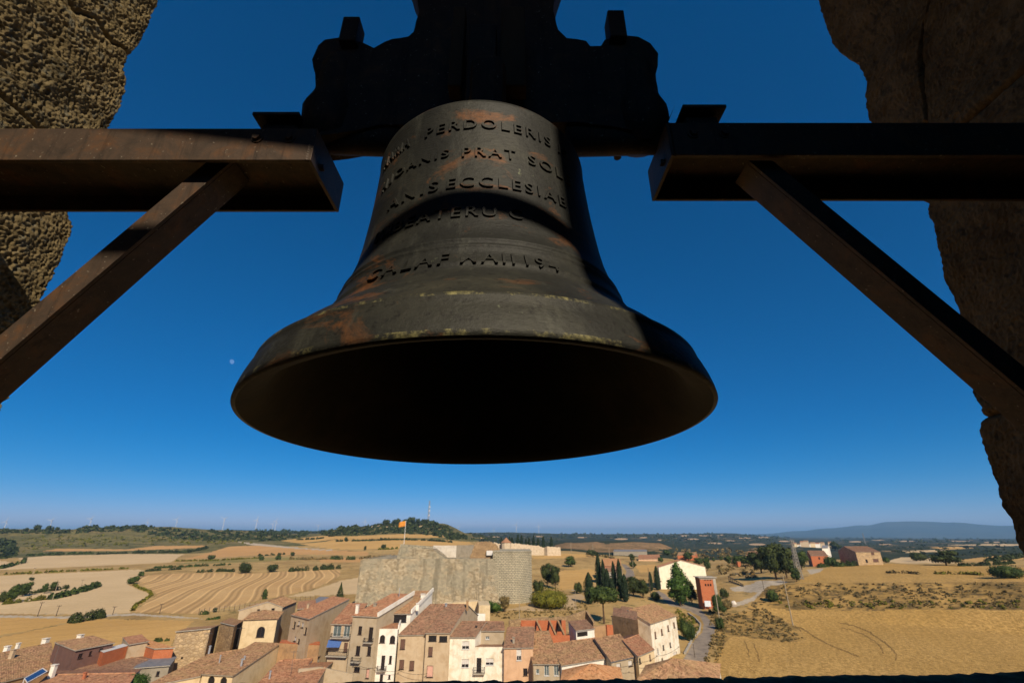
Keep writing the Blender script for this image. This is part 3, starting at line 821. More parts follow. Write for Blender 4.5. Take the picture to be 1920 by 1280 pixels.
# ---- regions of the land, outlined as the photograph shows them
REG = [
 ('wheat_field', M_F1, (600, 1100), [(35, 1046), (80, 1042), (239, 1038), (345, 1038), (313, 1057), (255, 1063), (0, 1071), (-90, 1074), (-90, 1068), (0, 1067), (27, 1059), (45, 1053)]),
 ('wheat_field', M_F1, (500, 1100), [(-60, 1046), (0, 1050), (27, 1055), (0, 1064), (-60, 1066)]),
 ('wheat_field', M_F1, (180, 900), [(-120, 1082), (0, 1079), (260, 1067), (270, 1070), (239, 1094), (255, 1103), (282, 1113), (279, 1119), (262, 1130), (244, 1147), (200, 1152), (0, 1150), (-120, 1146)]),
 ('wheat_field', M_F2, (180, 900), [(268, 1078), (345, 1074), (480, 1074), (600, 1067), (640, 1068), (636, 1080), (600, 1098), (560, 1110), (500, 1122), (440, 1135), (370, 1150), (252, 1147), (272, 1130), (296, 1115), (285, 1105), (250, 1090)]),
 ('wheat_field', M_F1, (180, 700), [(680, 1080), (690, 1112), (600, 1116), (540, 1118), (600, 1102), (640, 1088)]),
 ('wheat_field', M_F4, (180, 420), [(-120, 1158), (0, 1153), (125, 1157), (130, 1165), (60, 1180), (0, 1190), (-120, 1210)]),
 ('wheat_field', M_F4, (120, 420), [(-140, 1222), (0, 1195), (60, 1182), (135, 1166), (200, 1160), (365, 1163), (330, 1190), (320, 1210), (280, 1225), (150, 1215), (0, 1240), (-140, 1280)]),
 ('wheat_field', M_F6, (700, 1400), [(80, 1033), (106, 1028), (239, 1029), (292, 1023), (388, 1022), (378, 1026), (239, 1032)]),
 ('wheat_field', M_F6, (560, 1200), [(345, 1048), (390, 1036), (430, 1024), (480, 1022), (560, 1026), (640, 1032), (690, 1034), (690, 1041), (600, 1039), (470, 1041), (400, 1045)]),
 ('wheat_field', M_F5, (560, 1000), [(330, 1056), (400, 1049), (490, 1046), (540, 1044), (600, 1048), (580, 1056), (490, 1064), (440, 1060), (340, 1061)]),
 ('wheat_field', M_F4, (700, 1250), [(525, 1013), (600, 1004), (660, 1005), (610, 1013), (560, 1018)]),
 ('wheat_field', M_F4, (700, 1250), [(560, 1019), (610, 1015), (650, 1005), (760, 1000), (850, 1004), (852, 1007), (720, 1009), (640, 1013), (690, 1014), (760, 1011), (880, 1015), (888, 1020), (760, 1029), (690, 1031), (620, 1028)]),
 ('wheat_field', M_F6, (500, 800), [(600, 1049), (640, 1046), (700, 1046), (700, 1078), (640, 1082), (642, 1066), (600, 1058)]),
 ('wheat_field', M_F1, (900, 1400), [(640, 987), (660, 985), (797, 985), (815, 987), (797, 989), (653, 989)]),
 ('wheat_field', M_F4, (400, 700), [(1000, 1044), (1060, 1037), (1120, 1040), (1122, 1043), (1000, 1048)]),
 ('wheat_field', M_F4, (250, 600), [(1050, 1069), (1110, 1066), (1120, 1075), (1110, 1100), (1050, 1106), (1047, 1085)]),
 ('wheat_field', M_F4, (300, 700), [(1190, 1060), (1230, 1057), (1230, 1070), (1200, 1073)]),
 ('wheat_field', M_F3, (245, 480), [(1490, 1092), (1530, 1072), (1560, 1060), (1600, 1057), (1660, 1056), (1930, 1064), (1990, 1068), (1990, 1090), (1920, 1091), (1700, 1092), (1600, 1093)]),
 ('wheat_field', M_F3, (60, 236), [(1430, 1139), (1480, 1142), (2050, 1142), (2050, 1420), (1290, 1420), (1320, 1270), (1340, 1235), (1370, 1192), (1420, 1196), (1470, 1204), (1510, 1196), (1500, 1178), (1462, 1158)]),
 ('wheat_field', M_F4, (420, 1500), [(1790, 1050), (1850, 1043), (1960, 1036), (1960, 1046), (1830, 1053)]),
 ('wheat_field', M_F1, (420, 1500), [(1660, 1052), (1690, 1044), (1750, 1046), (1800, 1056), (1700, 1056)]),
 ('wheat_field', M_F1, (900, 6000), [(1690, 1032), (1760, 1030), (1790, 1033), (1700, 1036)]),
 ('wheat_field', M_F1, (1000, 6000), [(1760, 1021), (1880, 1019), (1960, 1021), (1880, 1023)]),
 ('wheat_field', M_F4, (900, 6000), [(1740, 1026), (1790, 1024), (1830, 1027), (1780, 1030)]),
 ('road', M_ROAD, (60, 400), [(1229, 1108), (1239, 1118), (1255, 1134), (1285, 1141), (1312, 1154), (1319, 1170), (1317, 1184), (1301, 1200), (1283, 1232), (1262, 1268), (1240, 1330), (1290, 1330), (1312, 1268), (1326, 1232), (1333, 1204), (1340, 1186), (1341, 1172), (1324, 1154), (1312, 1139), (1266, 1130), (1248, 1114), (1236, 1106)]),
 ('gravel_yard', M_GRAVEL, (200, 420), [(1368, 1102), (1407, 1095), (1420, 1089), (1460, 1087), (1478, 1091), (1450, 1098), (1436, 1113), (1418, 1124), (1400, 1131), (1378, 1137), (1340, 1142), (1338, 1138), (1375, 1131), (1410, 1119), (1420, 1110), (1373, 1107)]),
 ('driveway', M_GRAVEL, (260, 450), [(1513, 1067), (1545, 1065), (1538, 1072), (1519, 1077)]),
 ('side_road', M_ROAD, (250, 520), [(1166, 1056), (1173, 1057), (1188, 1071), (1190, 1078), (1178, 1086), (1171, 1080), (1174, 1070)]),
 ('dirt_path', M_DIRT, (150, 260), [(1020, 1118), (1090, 1113), (1098, 1120), (1075, 1130), (1090, 1142), (1000, 1145), (950, 1142), (1010, 1130)]),
 ('country_road', M_GRAVEL, (180, 420), [(-40, 1152), (120, 1155), (250, 1149), (360, 1157), (384, 1160), (250, 1153), (120, 1159), (-40, 1156)]),
 ('country_road', M_GRAVEL, (700, 1200), [(440, 1014), (480, 1018), (560, 1026), (640, 1031), (620, 1032), (540, 1027), (470, 1021)]),
 *[('bare_patch', M_BARE, (1500, 7000), [(x + w * math.cos(t), y + h * math.sin(t)) for t in np.arange(0, 6.2, .6)]) for x, y, w, h in ((1165, 1010, 13, 1.6), (1206, 1007, 9, 1.2), (1284, 1004, 9, 1.4), (1322, 1003.5, 12, 1.2), (1352, 1003, 8, 1.2), (1300, 1010, 10, 1.2), (1396, 1008, 12, 1.5), (1432, 1007, 10, 1.3), (1370, 1013, 9, 1.1), (930, 1006, 8, 1.0), (1010, 1005, 9, 1.2), (1092, 1007, 10, 1.0), (1240, 1012, 8, 1.2), (1340, 1018, 14, 1.6), (1420, 1020, 16, 1.8), (1470, 1014, 10, 1.2), (1605, 1015, 14, 1.4), (1660, 1020, 12, 1.2), (1700, 1014, 16, 1.0), (1800, 1014, 18, 1.0), (1860, 1016, 16, 1.0), (1645, 1012, 12, .9))],
 ('bare_hill', M_BROWN2, (600, 1000), [(1040, 1022), (1075, 1013), (1110, 1013), (1135, 1019), (1180, 1016), (1220, 1012), (1250, 1017), (1262, 1028), (1180, 1034), (1100, 1036), (1040, 1034)]),
 *[('wheel_track', M_TRK, (60, 236), q) for q in TRK],
 ('weedy_bank', M_BANK, (215, 262), [(1390, 1150), (1440, 1098), (1490, 1093), (2100, 1089), (2100, 1143), (1480, 1143), (1430, 1139)]),
 ('weedy_bank', M_BANK, (120, 300), [(1370, 1150), (1430, 1139), (1462, 1158), (1500, 1178), (1512, 1198), (1470, 1206), (1420, 1196), (1370, 1192), (1345, 1225), (1340, 1180)]),
]
def inside(px, py, poly):
    c = np.zeros(px.shape, bool)
    n = len(poly)
    for i in range(n):
        (x1, y1), (x2, y2) = poly[i], poly[(i + 1) % n]
        if y1 == y2: continue
        k = ((y1 > py) != (y2 > py)) & (px < (x2 - x1) * (py - y1) / (y2 - y1) + x1)
        c ^= k
    return c
def build_land():
    fine = np.radians(np.arange(-52, 52.01, .058))
    az = np.concatenate([np.radians(np.arange(-180, -52, 4)), fine, np.radians(np.arange(56, 180.1, 4))])
    # distances: close enough together that neighbouring rings are about a pixel apart in the photograph
    e = np.radians(np.arange(26, 1.95, -.05))
    r1 = 28.0 / np.tan(e)
    r2 = np.exp(np.linspace(math.log(r1[-1] * 1.004), math.log(2600), 150))
    r3 = np.exp(np.linspace(math.log(2650), math.log(38000), 110))
    r = np.concatenate([[30, 45], r1[r1 > 52], r2, r3])
    A, R = np.meshgrid(az, r)
    X, Y = R * np.sin(A), R * np.cos(A)
    Z = H(X, Y)
    Z = np.where(R < 46, Z - 1, Z)
    n = len(az); k = len(r)
    V = np.stack([X, Y, Z], -1).reshape(-1, 3)
    I = np.arange(k - 1)[:, None] * n + np.arange(n - 1)[None, :]
    F = np.stack([I, I + 1, I + n + 1, I + n], -1).reshape(-1, 4)
    C = V[F].mean(1)
    cr = np.hypot(C[:, 0], C[:, 1])
    front = C[:, 1] > 10
    px, py = project(C[:, 0], np.where(front, C[:, 1], 10), C[:, 2])
    px = px + 1.3 * vnoise(px / 5, py / 2.5, 21); py = py + .5 * vnoise(px / 7, py / 3, 22) * np.clip((py - 1000) / 60, .2, 1.6)
    reg = np.zeros(len(F), int)
    base = np.full(len(F), 0)                     # scrub
    base[(cr > 820) & (px < 900)] = 1             # olive hills to the left
    base[(cr > 560) & (px >= 880 + (py - 1000) * 2.0 + 14 * vnoise(px / 9, py / 3, 31))] = 2
    base[cr > 1750] = 2
    base[cr > 11500] = 3
    base[~front] = 0
    for q, (nm, mt, (ra, rb), poly) in enumerate(REG):
        P = np.array(poly)
        k_ = front & (cr > ra) & (cr < rb) & (px > P[:, 0].min() - 2) & (px < P[:, 0].max() + 2) & (py > P[:, 1].min() - 2) & (py < P[:, 1].max() + 2)
        ii = np.nonzero(k_)[0]
        ii = ii[inside(px[ii], py[ii], poly)]
        reg[ii] = q + 1
    def emit(name, sel, mats, mi=None, kind='structure'):
        f = F[sel]
        u, inv = np.unique(f.ravel(), return_inverse=True)
        return tag(grid_mesh(name, V[u], inv.reshape(-1, 4), mats, mi), kind=kind)
    s0 = reg == 0
    emit('terrain', s0, [M_SCRUB, M_OLIVE, M_FOREST, M_MOUNT], base[s0])
    for q, (nm, mt, rg, poly) in enumerate(REG):
        s = reg == q + 1
        if s.any(): emit(nm, s, mt)
build_land()

# ================================================================== PLANTS
L_OAK = leaf_mat('holm_oak_leaves', srgb(38, 46, 22), srgb(56, 66, 30), srgb(76, 84, 40))
L_PINE = leaf_mat('pine_needles', srgb(42, 56, 24), srgb(62, 76, 32), srgb(84, 96, 42))
L_CYP = leaf_mat('cypress_foliage', srgb(28, 40, 24), srgb(40, 54, 30), srgb(54, 68, 38))
L_BRIGHT = leaf_mat('fresh_leaves', srgb(44, 64, 24), srgb(62, 86, 32), srgb(88, 110, 44))
L_OLIVE = leaf_mat('yellow_green_leaves', srgb(78, 80, 22), srgb(100, 98, 28), srgb(124, 116, 40))
L_GREY = leaf_mat('grey_scrub_leaves', srgb(88, 78, 48), srgb(118, 102, 62), srgb(150, 124, 74))
M_BARK = noisy('bark', [srgb(70, 54, 40), srgb(104, 84, 62)], 3, .95, (1, 1, .3), .4, .03)
def leaf_quads(P, N, size):
    n = len(P)
    size = np.broadcast_to(size, (n,))
    d = N + RNG.normal(0, .55, (n, 3)); d /= np.linalg.norm(d, axis=1)[:, None] + 1e-9
    a = np.cross(d, RNG.normal(0, 1, (n, 3))); a /= np.linalg.norm(a, axis=1)[:, None] + 1e-9
    b = np.cross(d, a)
    a = a * (size * .5)[:, None]; b = b * (size * .5 * RNG.uniform(.5, 1, n))[:, None]
    V = np.stack([P - a, P - b * .9, P + a, P + b], 1).reshape(-1, 3)
    return V, np.arange(4 * n).reshape(-1, 4)
def shell(n, c, rad):                            # points spread through the outer part of an ellipsoid
    d = RNG.normal(0, 1, (n, 3)); d /= np.linalg.norm(d, axis=1)[:, None]
    rr = RNG.uniform(.55, 1.0, n) ** .5
    return np.asarray(c) + d * rr[:, None] * np.asarray(rad), d
CORE = []
def crown_points(kind, h, w, n):
    CORE[:] = []
    P, N = [], []
    if kind == 'cypress':
        t = RNG.uniform(0, 1, n) ** .8; th = RNG.uniform(0, 2 * np.pi, n)
        prof = np.interp(t, [0, .08, .35, .7, .9, 1], [.45, .8, 1, .72, .36, .05])
        rr = w / 2 * prof * RNG.uniform(.7, 1.05, n) * (1 + .15 * np.sin(th * 3 + t * 9))
        CORE[:] = [((0, 0, h * z_), (w * .36 * r_, w * .36 * r_, h * .2)) for z_, r_ in ((.2, .9), (.4, 1), (.6, .8), (.76, .55))]
        P = np.stack([rr * np.cos(th), rr * np.sin(th), h * (.03 + .97 * t)], -1)
        N = np.stack([np.cos(th), np.sin(th), .5 + 0 * t], -1)
        return P, N
    if kind == 'cone':
        t = RNG.uniform(0, 1, n) ** 1.4; th = RNG.uniform(0, 2 * np.pi, n)
        lay = 1 - .35 * ((t * 7) % 1)
        rr = w / 2 * (1 - t) * lay * RNG.uniform(.75, 1.05, n)
        return np.stack([rr * np.cos(th), rr * np.sin(th), h * (.06 + .94 * t)], -1), np.stack([np.cos(th), np.sin(th), .6 + 0 * t], -1)
    if kind == 'umbrella': lob = [((math.cos(a) * w * .3, math.sin(a) * w * .3, h * .74), (w * .26, w * .26, h * .2)) for a in np.arange(0, 6.2, .9)] + [((0, 0, h * .8), (w * .34, w * .34, h * .2))]
    elif kind == 'poplar': lob = [((RNG.uniform(-.14, .14) * w, RNG.uniform(-.14, .14) * w, h * z), (w * s, w * s, h * .16)) for z, s in ((.2, .36), (.33, .46), (.46, .46), (.58, .42), (.7, .36), (.82, .28), (.92, .16))] + [((sx * w * .3, 0, h * z), (w * .22, w * .22, h * .1)) for sx, z in ((-1, .28), (1, .4), (-1, .52), (1, .62))]
    elif kind == 'bush': lob = [((RNG.uniform(-.28, .28) * w, RNG.uniform(-.28, .28) * w, h * RNG.uniform(.35, .6)), (w * .28, w * .28, h * .42)) for _ in range(6)]
    elif kind == 'dome': lob = [((0, 0, h * .36), (w * .48, w * .48, h * .62))] + [((math.cos(a) * w * .3, math.sin(a) * w * .3, h * .36), (w * .2, w * .2, h * .36)) for a in np.arange(0, 6.2, .8)]
    else: lob = [((RNG.uniform(-.28, .28) * w, RNG.uniform(-.28, .28) * w, h * RNG.uniform(.28, .8)), (w * RNG.uniform(.2, .3), w * RNG.uniform(.2, .3), h * RNG.uniform(.14, .22))) for _ in range(10)] + [((0, 0, h * .5), (w * .36, w * .36, h * .4))]
    tot = sum(r[0] * r[2] for c, r in lob)
    for c, r in lob:
        k = max(6, int(n * r[0] * r[2] / tot))
        p, d = shell(k, c, r); P.append(p); N.append(d)
    CORE[:] = [(c, tuple(.68 * q for q in r)) for c, r in lob]
    P = np.concatenate(P); N = np.concatenate(N)
    ok = P[:, 2] > .02 * h
    return P[ok], N[ok]
def plant(px, py, hpx, wpx, kind, mat, label, cat='tree', group=None, n=None, name=None, at=None, trunk=None):
    g = at or ground(px, py)
    if g is None: return None
    s = pxm(g)
    h, w = hpx / s / .98, wpx / s
    o = empty(name or {'bush': 'bush', 'dome': 'bush', 'cypress': 'cypress_tree', 'cone': 'conifer', 'umbrella': 'umbrella_pine', 'poplar': 'poplar_tree'}.get(kind, 'tree'), g, label, cat, group)
    px_area = hpx * wpx
    n = n or int(min(4200, max(160, px_area * 2.6)))
    P, N = crown_points(kind, h, w, n)
    size = max(1.4 * math.sqrt(h * w / n) * 1.9, .12) * RNG.uniform(.6, 1.35, len(P))
    V, F = leaf_quads(P, N, size)
    # the dense inner foliage that closes the crown
    cv, cf = [], []
    for c_, r_ in CORE:
        b_ = len(cv)
        for j_ in range(7):
            for i_ in range(10):
                ph, th = math.pi * j_ / 6, 2 * math.pi * (i_ + .5 * (j_ % 2)) / 10
                k_ = 1 + .22 * noise.noise((c_[0] + i_ * 1.7, c_[1] + j_ * 2.1, c_[2]))
                cv.append((c_[0] + r_[0] * k_ * math.sin(ph) * math.cos(th), c_[1] + r_[1] * k_ * math.sin(ph) * math.sin(th), max(.03 * h, c_[2] + r_[2] * k_ * math.cos(ph))))
        for j_ in range(6):
            for i_ in range(10): cf.append((b_ + j_ * 10 + i_, b_ + j_ * 10 + (i_ + 1) % 10, b_ + (j_ + 1) * 10 + (i_ + 1) % 10, b_ + (j_ + 1) * 10 + i_))
    if cv:
        F = np.concatenate([F, np.array(cf) + len(V)]); V = np.concatenate([V, np.array(cv)])
    grid_mesh('crown', V, F, mat, None, o, False)
    if kind not in ('bush', 'dome') or trunk:
        m = MB(g)
        th = h * (.68 if kind in ('umbrella', 'tree') else .5)
        r0 = max(.05, w * (.035 if kind != 'cypress' else .06))
        m.tube(g - Vector((0, 0, .4)), g + Vector((0, 0, th)), r0, r0 * .45, 7)
        if kind in ('umbrella', 'tree', 'poplar'):
            for a in np.arange(0, 6.2, 1.3):
                m.tube(g + Vector((0, 0, th * .72)), g + Vector((math.cos(a) * w * .26, math.sin(a) * w * .26, h * .76)), r0 * .45, r0 * .15, 5)
        m.build('trunk', M_BARK, o)
    return o
def hedge(pts, hpx, mat=None, label=None, name='hedgerow', n=None, cat='hedge', w=None, at_d=None):
    """A row of shrubs along a line of photo points; base on the ground."""
    G = []
    for (x0, y0), (x1, y1) in zip(pts[:-1], pts[1:]):
        k = max(2, int(math.hypot(x1 - x0, y1 - y0) / 3))
        for i in range(k): G.append(ground(x0 + (x1 - x0) * i / k, y0 + (y1 - y0) * i / k))
    G.append(ground(*pts[-1]))
    if at_d:
        G = [at_y(x, y, at_d) for x, y in pts]
        G = [Vector((q.x, q.y, Hs(q.x, q.y))) for a_, b_ in zip(G[:-1], G[1:]) for q in [a_.lerp(b_, t) for t in np.linspace(0, 1, 12)]]
    G = [g for g in G if g is not None]
    if len(G) < 2: return
    s = pxm(G[len(G) // 2]); h = hpx / s; w = w or max(h * 1.1, 1.0)
    o = empty(name, G[len(G) // 2], label, cat)
    Lpx = sum(math.hypot(b[0] - a[0], b[1] - a[1]) for a, b in zip(pts[:-1], pts[1:]))
    n = n or int(min(3500, max(150, Lpx * (hpx + 2) * 2.2)))
    Ga = np.array([tuple(g) for g in G])
    seg = np.linalg.norm(np.diff(Ga, axis=0), axis=1); cum = np.concatenate([[0], np.cumsum(seg)])
    # individual shrubs of uneven height
    nb = max(5, int(cum[-1] / (h * .6)))
    tb = np.sort(RNG.uniform(0, cum[-1], nb)); hb = h * RNG.uniform(.55, 1.15, nb)
    k = RNG.integers(0, nb, n)
    c = np.stack([np.interp(tb, cum, Ga[:, i]) for i in range(3)], -1)[k]
    d = RNG.normal(0, 1, (n, 3)); d /= np.linalg.norm(d, axis=1)[:, None]
    d[:, 2] = np.abs(d[:, 2]) * .9 + .1 * d[:, 2]
    rr = RNG.uniform(.5, 1, n) ** .5
    P = c + d * rr[:, None] * np.stack([np.full(n, w * .55), np.full(n, w * .55), hb[k]], -1)
    size = max(2.5 * math.sqrt(cum[-1] * (h + w) / n), .2) * RNG.uniform(.6, 1.3, n)
    V, F = leaf_quads(P, d, size)
    V = V - np.array(tuple(o.location))
    grid_mesh('foliage', V, F, mat, None, o, False)
    return o

# ================================================================== BUILDINGS
T_OLD = roof_mat('old_clay_tiles', [srgb(126, 96, 70), srgb(160, 120, 88), srgb(182, 142, 106), srgb(142, 104, 76)], srgb(158, 134, 92), .75)
T_RED = roof_mat('red_clay_tiles', [srgb(148, 100, 72), srgb(170, 118, 86), srgb(184, 136, 102), srgb(140, 94, 70)], srgb(162, 130, 94), .6)
T_BROWN = roof_mat('brown_clay_tiles', [srgb(116, 86, 68), srgb(142, 106, 82), srgb(162, 122, 94), srgb(126, 92, 72)], srgb(146, 122, 94), .7)
T_ORANGE = roof_mat('orange_clay_tiles', [srgb(176, 124, 82), srgb(192, 140, 98), srgb(166, 116, 76), srgb(198, 152, 110)], srgb(176, 142, 96), .4)
T_GREY = noisy('grey_sheet_roof', [srgb(104, 104, 108), srgb(136, 136, 138)], 1.5, .7)
W_WHITE = plaster('white_render', srgb(226, 220, 206), srgb(206, 196, 176), .25)
W_STAIN = plaster('stained_white_render', srgb(226, 218, 198), srgb(194, 178, 148), .8, .45)
W_TAN = plaster('tan_render', srgb(184, 164, 134), srgb(166, 142, 110), .4)
W_GREYTAN = plaster('grey_beige_render', srgb(172, 156, 130), srgb(156, 138, 110), .3)
W_CREAM = plaster('cream_render', srgb(212, 190, 150), srgb(194, 170, 130), .4)
W_PEACH = plaster('peach_render', srgb(200, 164, 130), srgb(180, 144, 112), .4)
W_SHADE = plaster('shade_dark_render', srgb(112, 84, 74), srgb(98, 74, 66), .3)  # shade of the wall is put into this dark render colour
W_DIRT = plaster('weathered_brown_render', srgb(166, 132, 94), srgb(130, 104, 76), .6)
W_GREY = plaster('cement_render', srgb(150, 140, 122), srgb(128, 118, 100), .5)
W_STONE = rubble('rough_stone_wall', [srgb(178, 152, 116), srgb(206, 178, 136), srgb(160, 138, 108), srgb(192, 166, 130)], srgb(150, 126, 92), (1.8, 1.8, 3.0))
W_STONE2 = rubble('brown_stone_wall', [srgb(150, 122, 88), srgb(178, 148, 108), srgb(138, 112, 84)], srgb(128, 106, 78), (2.2, 2.2, 3.4))
def brick(name, a, b, joint):
    m, nt, p = new_mat(name, .9)
    br = nt.nodes.new('ShaderNodeTexBrick')
    br.inputs['Color1'].default_value = a; br.inputs['Color2'].default_value = b; br.inputs['Mortar'].default_value = joint
    br.inputs['Scale'].default_value = 1; br.inputs['Mortar Size'].default_value = .012
    br.inputs['Brick Width'].default_value = .3; br.inputs['Row Height'].default_value = .09
    v = coords(nt)
    sx = nt.nodes.new('ShaderNodeSeparateXYZ'); nt.links.new(v, sx.inputs[0])
    ad = nt.nodes.new('ShaderNodeMath'); nt.links.new(sx.outputs[0], ad.inputs[0]); nt.links.new(sx.outputs[1], ad.inputs[1])
    cb = nt.nodes.new('ShaderNodeCombineXYZ'); nt.links.new(ad.outputs[0], cb.inputs[0]); nt.links.new(sx.outputs[2], cb.inputs[1])
    nt.links.new(cb.outputs[0], br.inputs['Vector'])
    n = noise_tex(nt, v, 1.2, 6)
    c = mix(nt, ramp(nt, n, [(.45, (0, 0, 0)), (.75, (.5, .5, .5))]), br.outputs[0], tuple(x * .6 for x in a[:3]) + (1,))
    nt.links.new(c, p.inputs['Base Color'])
    bump(nt, p, br.outputs[1], -.3, .02)
    return m
W_BRICK = brick('orange_brick', srgb(186, 100, 60), srgb(168, 88, 52), srgb(170, 124, 90))
GLASS = plain('dark_window_glass', srgb(34, 34, 38), .15, 0, .5)
GLASSB = plain('bluish_window_glass', srgb(92, 104, 104), .15, 0, .5)
FRAME_D = plain('dark_joinery', srgb(66, 50, 42), .6)
FRAME_W = plain('white_joinery', srgb(218, 214, 206), .5)
SHUT = plain('brown_shutter', srgb(104, 76, 62), .7)
BLIND = plain('pale_roller_blind', srgb(206, 200, 190), .6)
PINK = plain('pink_door', srgb(206, 160, 140), .7)
VOIDM = plain('painted_interior_shade', srgb(36, 30, 26), 1)  # flat dark colour painted in for the shade inside openings
IRON = plain('wrought_iron', srgb(46, 42, 40), .6)
AWN_B = plain('blue_awning_cloth', srgb(74, 104, 160), .8)
AWN_L = plain('pale_blue_awning_cloth', srgb(128, 172, 204), .8)
ZINC = plain('zinc_pipe', srgb(170, 172, 174), .5, .4)
POTTERY = plain('terracotta', srgb(176, 106, 72), .9)
CONC = noisy('concrete', [srgb(150, 142, 128), srgb(176, 168, 152)], 1.2, .95)

def wall_panel(mb, A, B, z0, zA, zB, ops=(), depth=.16, mi=0):
    """Upright wall from A to B (outside on the right-hand side seen walking A->B is the viewer side), real holes at ops."""
    A = Vector((A[0], A[1], 0)); B = Vector((B[0], B[1], 0))
    L = (B - A).length; u = (B - A) / L; n = Vector((u.y, -u.x, 0))
    zt = min(zA, zB)
    us = sorted({0.0, L, *[c for o in ops for c in (o[0], o[1])]}); zs = sorted({z0, zt, *[c for o in ops for c in (o[2], o[3])]})
    P = lambda a, z, d=0: A + u * a - n * d + Vector((0, 0, z))
    for i in range(len(us) - 1):
        for j in range(len(zs) - 1):
            a, b, c, d = us[i], us[i + 1], zs[j], zs[j + 1]
            if any(o[0] <= (a + b) / 2 <= o[1] and o[2] <= (c + d) / 2 <= o[3] for o in ops): continue
            mb.quad(P(a, c), P(b, c), P(b, d), P(a, d), mi)
    if abs(zA - zB) > 1e-4:
        mb.add([P(0, zt), P(L, zt), P(L, zB) if zB > zA else P(0, zA)], [(0, 1, 2)], mi)
    for o in ops:
        a, b, c, d = o[:4]
        mb.quad(P(a, c), P(a, c, depth), P(b, c, depth), P(b, c), mi); mb.quad(P(a, d), P(b, d), P(b, d, depth), P(a, d, depth), mi)
        mb.quad(P(a, c), P(a, d), P(a, d, depth), P(a, c, depth), mi); mb.quad(P(b, c), P(b, c, depth), P(b, d, depth), P(b, d), mi)
        if len(o) > 4 and o[4]:                   # arched head: spandrels flush with the face
            r = (b - a) / 2; cz = d - r; k = 8
            for s in (-1, 1):
                arc = [P((a + b) / 2 + s * r * math.cos(t), cz + r * math.sin(t)) for t in np.linspace(0, math.pi / 2, k)]
                cor = P(a if s < 0 else b, d)
                for q in range(k - 1): mb.add([cor, arc[q], arc[q + 1]], [(0, 1, 2)], mi)
                arc2 = [x - n * depth for x in arc]
                for q in range(k - 1): mb.quad(arc[q], arc[q + 1], arc2[q + 1], arc2[q], mi)
    return A, u, n, P
def plane_hit(px, py, A, n):
    d = ray(px, py); t = A.dot(n) / d.dot(n)
    return d * t
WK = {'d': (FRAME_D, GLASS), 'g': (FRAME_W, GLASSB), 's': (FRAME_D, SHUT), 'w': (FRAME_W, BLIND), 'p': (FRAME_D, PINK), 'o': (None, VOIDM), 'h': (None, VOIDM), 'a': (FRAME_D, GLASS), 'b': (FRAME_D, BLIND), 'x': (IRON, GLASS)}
def ops_from_px(wins, A, B, zlim):
    A = Vector((A[0], A[1], 0)); B = Vector((B[0], B[1], 0)); L = (B - A).length; u = (B - A) / L; n = Vector((u.y, -u.x, 0))
    out = []
    for w in wins:
        k, px, py, ww, hh = w[:5]
        c = plane_hit(px, py, A, n); l = plane_hit(px - ww / 2, py, A, n); r = plane_hit(px + ww / 2, py, A, n)
        t = plane_hit(px, py - hh / 2, A, n); b = plane_hit(px, py + hh / 2, A, n)
        u0, u1 = (l - A).dot(u), (r - A).dot(u)
        u0, u1 = max(.12, u0), min(L - .12, u1)
        if u1 - u0 < .1: continue
        out.append((u0, u1, b.z, min(t.z, zlim - .12), k in ('a', 'o'), k))
    return out
def fit_windows(root, P, ops, depth=.16):
    for (a, b, c, d, arch, k) in ops:
        fm, pm = WK[k]
        m = MB(root.location)
        t = .07
        if fm:
            for (x0, x1, z0, z1) in ((a, a + t, c, d), (b - t, b, c, d), (a + t, b - t, c, c + t), (a + t, b - t, d - t, d)) + ((((a + b) / 2 - .03, (a + b) / 2 + .03, c + t, d - t),) if k in 'dgawx' and b - a > .6 else ()) + (tuple((a + t, b - t, z - .02, z + .02) for z in np.linspace(c, d, 5)[1:-1]) if k == 'x' else ()):
                q = [P(x0, z0, depth - .05), P(x1, z0, depth - .05), P(x1, z1, depth - .05), P(x0, z1, depth - .05)]
                m.prism(q, P(0, 0, .04) - P(0, 0, 0))
            if c > -27.5:                          # sill
                q = [P(a - .08, c - .07, -.1), P(b + .08, c - .07, -.1), P(b + .08, c, -.1), P(a - .08, c, -.1)]
                m.prism(q, P(0, 0, .2) - P(0, 0, 0))
            w = m.build('window', fm, root)
        m2 = MB(root.location)
        if k in ('s',):                            # two leaves with slats
            for (x0, x1) in ((a + t, (a + b) / 2 - .01), ((a + b) / 2 + .01, b - t)):
                q = [P(x0, c + t, depth - .02), P(x1, c + t, depth - .02), P(x1, d - t, depth - .02), P(x0, d - t, depth - .02)]
                m2.prism(q, P(0, 0, .03) - P(0, 0, 0))
            m2.build('shutter', pm, w)
        elif k in ('w', 'b'):
            h = c + (d - c) * (.0 if k == 'b' else .4)
            q = [P(a + t, h, depth - .03), P(b - t, h, depth - .03), P(b - t, d - t, depth - .03), P(a + t, d - t, depth - .03)]
            m2.prism(q, P(0, 0, .02) - P(0, 0, 0)); m2.build('blind', pm, w)
            m3 = MB(root.location); m3.quad(P(a, c, depth), P(b, c, depth), P(b, d, depth), P(a, d, depth)); m3.build('pane', GLASS, w)
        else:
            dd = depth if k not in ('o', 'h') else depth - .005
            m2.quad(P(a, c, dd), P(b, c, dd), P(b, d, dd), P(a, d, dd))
            m2.build('pane' if fm else 'opening', pm, w if fm else root)
